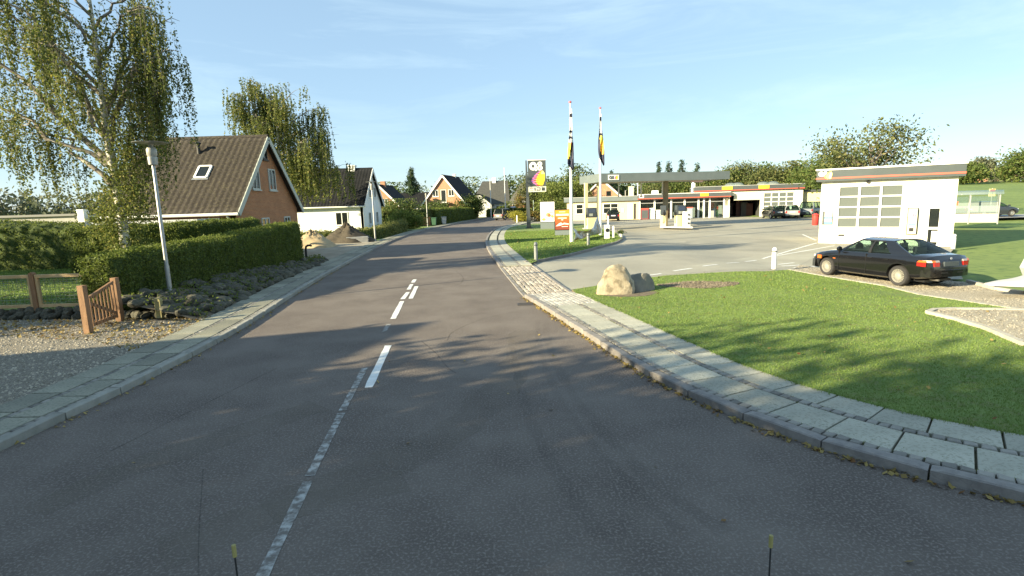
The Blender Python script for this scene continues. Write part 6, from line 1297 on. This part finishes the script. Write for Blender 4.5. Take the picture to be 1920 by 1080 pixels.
c = (AT(1527, 406, 63)[0], 63); car('people_carrier', 'grey blue people carrier half behind the car wash', 'car', (c[0], c[1], .01), R(35), 'mpv', M('grey_blue_paint', (.16, .18, .21), .3, coat=.5))
c = (AT(1148.5, 410, 69)[0], 69); car('hatchback', 'black hatchback parked against the low beige building', 'car', (c[0], c[1], .01), R(82), 'hatch', pblack)
c = (AT(947, 411, 86)[0], 86); car('van', 'dark grey van driving away along the bend', 'van', (c[0], c[1], .0), R(60), 'mpv', pgreyg)
c = G(1859, 403); car('hatchback', 'dark car on the side road beyond the bus shelter', 'car', (AT(1859, 400, 51)[0], 51, .06), R(-5), 'hatch', pdark)

# white boat-nosed trailer cover and caravan at the right edge
c = Vector((*G(1900, 556, -.1), 0)); cv = thing('caravan', 'white caravan nose with drawbar cover at the end of the gravel path', 'caravan', (c.x+.42, c.y+.1, -.12), R(-12))
b = MB(); b.add([(.55, -1.0, .42), (3.2, -1.0, .42), (3.2, 1.0, .42), (.55, 1.0, .42), (.35, -1.0, .95), (.75, -.98, 2.3), (3.2, -.98, 2.4), (.35, 1.0, .95), (.75, .98, 2.3), (3.2, .98, 2.4)], [(0, 3, 2, 1), (0, 1, 6, 5, 4), (3, 7, 8, 9, 2), (0, 4, 7, 3), (4, 5, 8, 7), (5, 6, 9, 8), (1, 2, 9, 6)]); b.build('body', M('caravan_grey', (.36, .38, .37), .4, (.4, .42, .41), 2, 4), cv, smooth=30)
V = []; F = []; n, m_ = 14, 14
for i in range(n):
    u = i/(n-1); x = -1.15+1.45*u; hw_ = .12+.42*math.sin(u*1.5); h0 = .50+.42*u**1.4+.1*math.sin(u*7)*.3
    for j in range(m_): a = math.pi*j/(m_-1); V.append((x, hw_*math.cos(a), .42+(h0-.42)*max(0., math.sin(a))**.8))
F = [(i*m_+j, i*m_+j+1, (i+1)*m_+j+1, (i+1)*m_+j) for i in range(n-1) for j in range(m_-1)]+[tuple(range(m_)), tuple(range(n*m_-1, (n-1)*m_-1, -1))]
cv.scale = (.8, .8, .7)
b = MB().add(V, [tuple(reversed(f)) for f in F]); b.build('drawbar_cover', M('white_plastic', (.42, .40, .38), .45), cv, smooth=50)
b = MB(); b.bar((-.9, 0, .40), (.6, .35, .40), .06, .08); b.bar((-.9, 0, .40), (.6, -.35, .40), .06, .08); b.build('drawbar', steel, cv); MB().tube([(.2, -.28, .14), (.2, -.28, .6)], .04, 8).build('jockey_stay', steel, cv); MB().lathe([(.12, -.05), (.12, .05)], 14, 'y', (.2, -.28, .12)).build('jockey_wheel', rubber, cv)
for s_ in (-1, 1): MB().lathe([(.17, -.08), (.29, -.09), (.3, 0), (.29, .09), (.17, .08)], 20, 'y', (2.3, s_*.9, .30)).build('wheel', rubber, cv)

# ---------------------------------------------------------------- bus shelter and things on the slope at the right
c = G(1800, 420, .05); bs = thing('bus_shelter', 'glass bus shelter with a curved roof beside the side road', 'bus shelter', (c[0]-.3, c[1]+1.4, 0), R(-38))
for x in (0, 1.6, 3.3):
    for y in (0, 1.5): MB().box(x-.04, x+.04, y-.04, y+.04, 0, 2.3 if y else 2.3).build('post', steel, bs)
V = []; F = []
for i in range(9):
    a = math.pi*(.08+.84*i/8); V += [(-.2, .75-.95*math.cos(a), 2.15+.42*math.sin(a)), (3.5, .75-.95*math.cos(a), 2.15+.42*math.sin(a))]
F = [(2*i, 2*i+1, 2*i+3, 2*i+2) for i in range(8)]; ro = MB().add(V, F).build('curved_roof', glass_s, bs, smooth=60); sm = ro.modifiers.new('thickness', 'SOLIDIFY'); sm.thickness = .03
for x0, x1 in ((.05, 1.55), (1.65, 3.25)): MB().box(x0, x1, 1.48, 1.5, .9, 2.1).build('back_pane', glass_s, bs); MB().box(x0, x1, .0, .02, .85, 1.4).build('front_pane', glass_s, bs)
MB().box(0, 3.3, .0, .025, .12, .8).build('lower_panel', M('shelter_panel', (.42, .42, .38), .6), bs); MB().box(.2, 3.1, 1.0, 1.4, .42, .48).build('bench', M('bench_wood', (.3, .2, .12), .7), bs); MB().box(-.02, .02, .1, 1.4, .15, 2.1).build('end_pane', glass_s, bs)
MB().box(.1, .9, -.05, -.02, 1.45, 1.75).build('red_notice', C_r, bs)
t = thing('bus_stop_sign', 'bus stop pole with a small yellow and red plate beside the shelter', 'sign', (AT(1856, 400, 44)[0], 44, 0)); MB().tube([(0, 0, 0), (0, 0, 2.7)], .04, 8).build('pole', steel, t); MB().box(-.25, .25, -.03, .03, 2.05, 2.65).build('plate', [M('pale_yellow_plate', (.8, .7, .3), .5)], t); MB().box(-.2, .2, -.045, -.032, 2.4, 2.6).build('red_mark', C_r, t)
for k in range(2):
    q = AT(1880+k*22, 352, 165); 
t = gable_house('farmhouse', 'far red brick farmhouse on the green slope', 0, -9, -4, 4, 2.8, 7.2, brick_o, M('far_red_tiles', (.32, .15, .09), .8), white, fine=False, loc=(AT(1858, 350, 215)[0], 215, 3.2), rz=R(-60), gutter=False)
t = gable_house('farm_cottage', 'far pale cottage right of the red farmhouse on the slope', 0, -7, -3, 3, 2.4, 5.4, wgable, MATS['far_red_tiles'], white, fine=False, loc=(AT(1884, 350, 235)[0], 235, 3.4), rz=R(-70), gutter=False)
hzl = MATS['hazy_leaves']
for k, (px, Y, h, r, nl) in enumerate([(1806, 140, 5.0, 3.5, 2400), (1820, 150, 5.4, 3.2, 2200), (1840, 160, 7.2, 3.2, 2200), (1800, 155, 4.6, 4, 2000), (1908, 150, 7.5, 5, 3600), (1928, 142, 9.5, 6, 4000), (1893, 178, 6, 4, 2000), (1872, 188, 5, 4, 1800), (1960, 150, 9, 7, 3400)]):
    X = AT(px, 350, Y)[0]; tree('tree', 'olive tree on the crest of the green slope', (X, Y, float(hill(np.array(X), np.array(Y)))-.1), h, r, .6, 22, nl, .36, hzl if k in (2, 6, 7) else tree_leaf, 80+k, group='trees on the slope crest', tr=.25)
tree('tree', 'tall thin crowned tree standing behind the car wash', (AT(1632, 300, 52)[0], 52, 0), 9.3, 4.2, 3.6, 34, 5200, .15, olive_leaf, 95, tr=.2, open_=.42)
tree('tree', 'spreading tree behind the left end of the car wash', (AT(1578, 300, 60)[0], 60, 0), 7.6, 3.4, 2.4, 26, 4200, .16, tree_leaf, 96, tr=.18, open_=.5)
belt_ = [(1372, 90, 6.8, 3.4), (1400, 88, 7.6, 3.8), (1428, 92, 7.0, 3.4), (1452, 90, 6.0, 3.0), (1476, 86, 6.8, 3.0), (1502, 84, 6.2, 2.6), (1530, 80, 7.2, 3.0), (1340, 94, 6.0, 3.6), (1305, 96, 5.6, 3.4), (1270, 98, 5.6, 3.6), (1235, 98, 5.4, 3.4), (1200, 102, 5.4, 3.6), (1562, 78, 7.0, 3.4)]
for k, (px, Y, h, r) in enumerate(belt_):
    tree('tree', 'bushy olive tree in the belt behind the filling station', (AT(px, 350, Y)[0], Y, float(hill(np.array(AT(px, 350, Y)[0]), np.array(float(Y))))), h, r, .3, 30, 7500, .17, (tree_leaf, olive_leaf, tree_leaf)[k % 3], 110+k, group='tree belt behind the station', tr=.2)
for k, (px, Y, h) in enumerate([(1235, 104, 9.8), (1254, 106, 10.0), (1278, 104, 10.2), (1306, 108, 9.6)]):
    conifer('conifer', 'spiky conifer top above the fuel canopy', (AT(px, 350, Y)[0], Y, 0), h, 2.7, 3600, .22, 140+k, group='conifers above the canopy')
conifer('conifer', 'round dark evergreen above the sign box of the canopy', (AT(1148, 350, 112)[0], 112, 0), 8.8, 4, 3400, .3, 150)
tree('tree', 'dark broad tree left of the canopy end', (AT(1088, 350, 110)[0], 110, 0), 9.6, 3.6, 1.5, 22, 3600, .24, tree_leaf, 151, tr=.2)
for k, (x, Y, h, r) in enumerate([(14, 112, 7, 5), (22, 118, 7.5, 5), (32, 116, 7, 5), (-30, 150, 8, 7), (-14, 165, 9, 7), (0, 160, 9, 6), (16, 170, 9, 7), (-45, 140, 9, 7), (30, 160, 9, 7)]):
    tree('tree', 'distant tree filling the skyline beyond the houses', (x, Y, float(hill(np.array(float(x)), np.array(float(Y))))-.05), h, r, .4, 20, 2600, .36, tree_leaf, 160+k, group='skyline trees', tr=.25)

# ---------------------------------------------------------------- leaf litter
rng = np.random.default_rng(44)
def along(c, u0, u1, d, sg, n): u = rng.uniform(u0, u1, n); dd = d+rng.normal(0, sg, n); return np.array([c.at(a, b) for a, b in zip(u, dd)])
fallen('leaf_litter', along(KR, KR.near((9.5, 1.6)), uB1, -.03, .05, 1300), .004, 'yellow brown leaves caught along the right kerb', size=.028)
PL = scatter(lawn_poly, 420, 45, False); fallen('fallen_leaves', PL, LZ+.03+drop(PL[:, 0], PL[:, 1]), 'scattered yellow leaves on the lawn', size=.03)
fallen('fallen_leaves', scatter(isl_poly, 500, 46, False), .15, 'pale leaves strewn over the grass island', size=.045)
lp_ = scatter([(-7.4, 10), (-7.5, 13.2), (-10, 13.3), (-14, 13.6), (-14, 12.3), (-9, 11)], 1500, 47, False); fallen('fallen_leaves', lp_, .085, 'golden leaves lying on the gravel drive below the stones', size=.032)
fallen('fallen_leaves', scatter([(-6, 2), (4, 2), (1, 12), (-6, 12)], 14, 48, False), .004, 'few pale leaves on the dark road', size=.028)
fallen('leaf_litter', along(KL, KL.near((-6.05, 3)), KL.near((-8, 26)), .06, .05, 350), .004, 'brown leaves along the left kerb', size=.028)
fallen('fallen_leaves', scatter([(-20, 14.5), (-11, 14.2), (-11, 22), (-20, 22)], 500, 49, False), .30, 'yellow leaves on the garden lawn behind the fence', size=.035)

# ---------------------------------------------------------------- the survey truck's bumper with its two marker wands (just under the view)
tk = thing('truck_front', 'white truck front with two thin marker wands with yellow tips', 'truck', (0, 0, 0))
MB().box(-1.0, .78, .15, .85, .35, 1.05).box(-.95, .73, -.9, .15, .4, 1.3).build('bumper', white, tk)
for s_ in (-1, 1): MB().lathe([(.2, -.1), (.38, -.11), (.4, 0), (.38, .11), (.2, .1)], 20, 'x', (-.11+s_*.75, -.3, .40)).build('wheel', rubber, tk)
for (xa, ya), Yp in (((438, 1024), .8), ((1446, 1006), .8)):
    v = ray(xa, ya); tt = Yp/v.y; top = Vector((v.x*tt, v.y*tt, CAM_H+v.z*tt)); foot = Vector((min(.7, max(-.92, top.x)), .8, 1.04))
    wd2 = MB().tube([foot, top], .0014, 8).build('wand', black, tk); dz = (top-foot).normalized(); MB().tube([top-dz*.019, top+dz*.002], .0034, 8).build('tip', M('yellow_tip', (.30, .26, .09), .6), wd2)
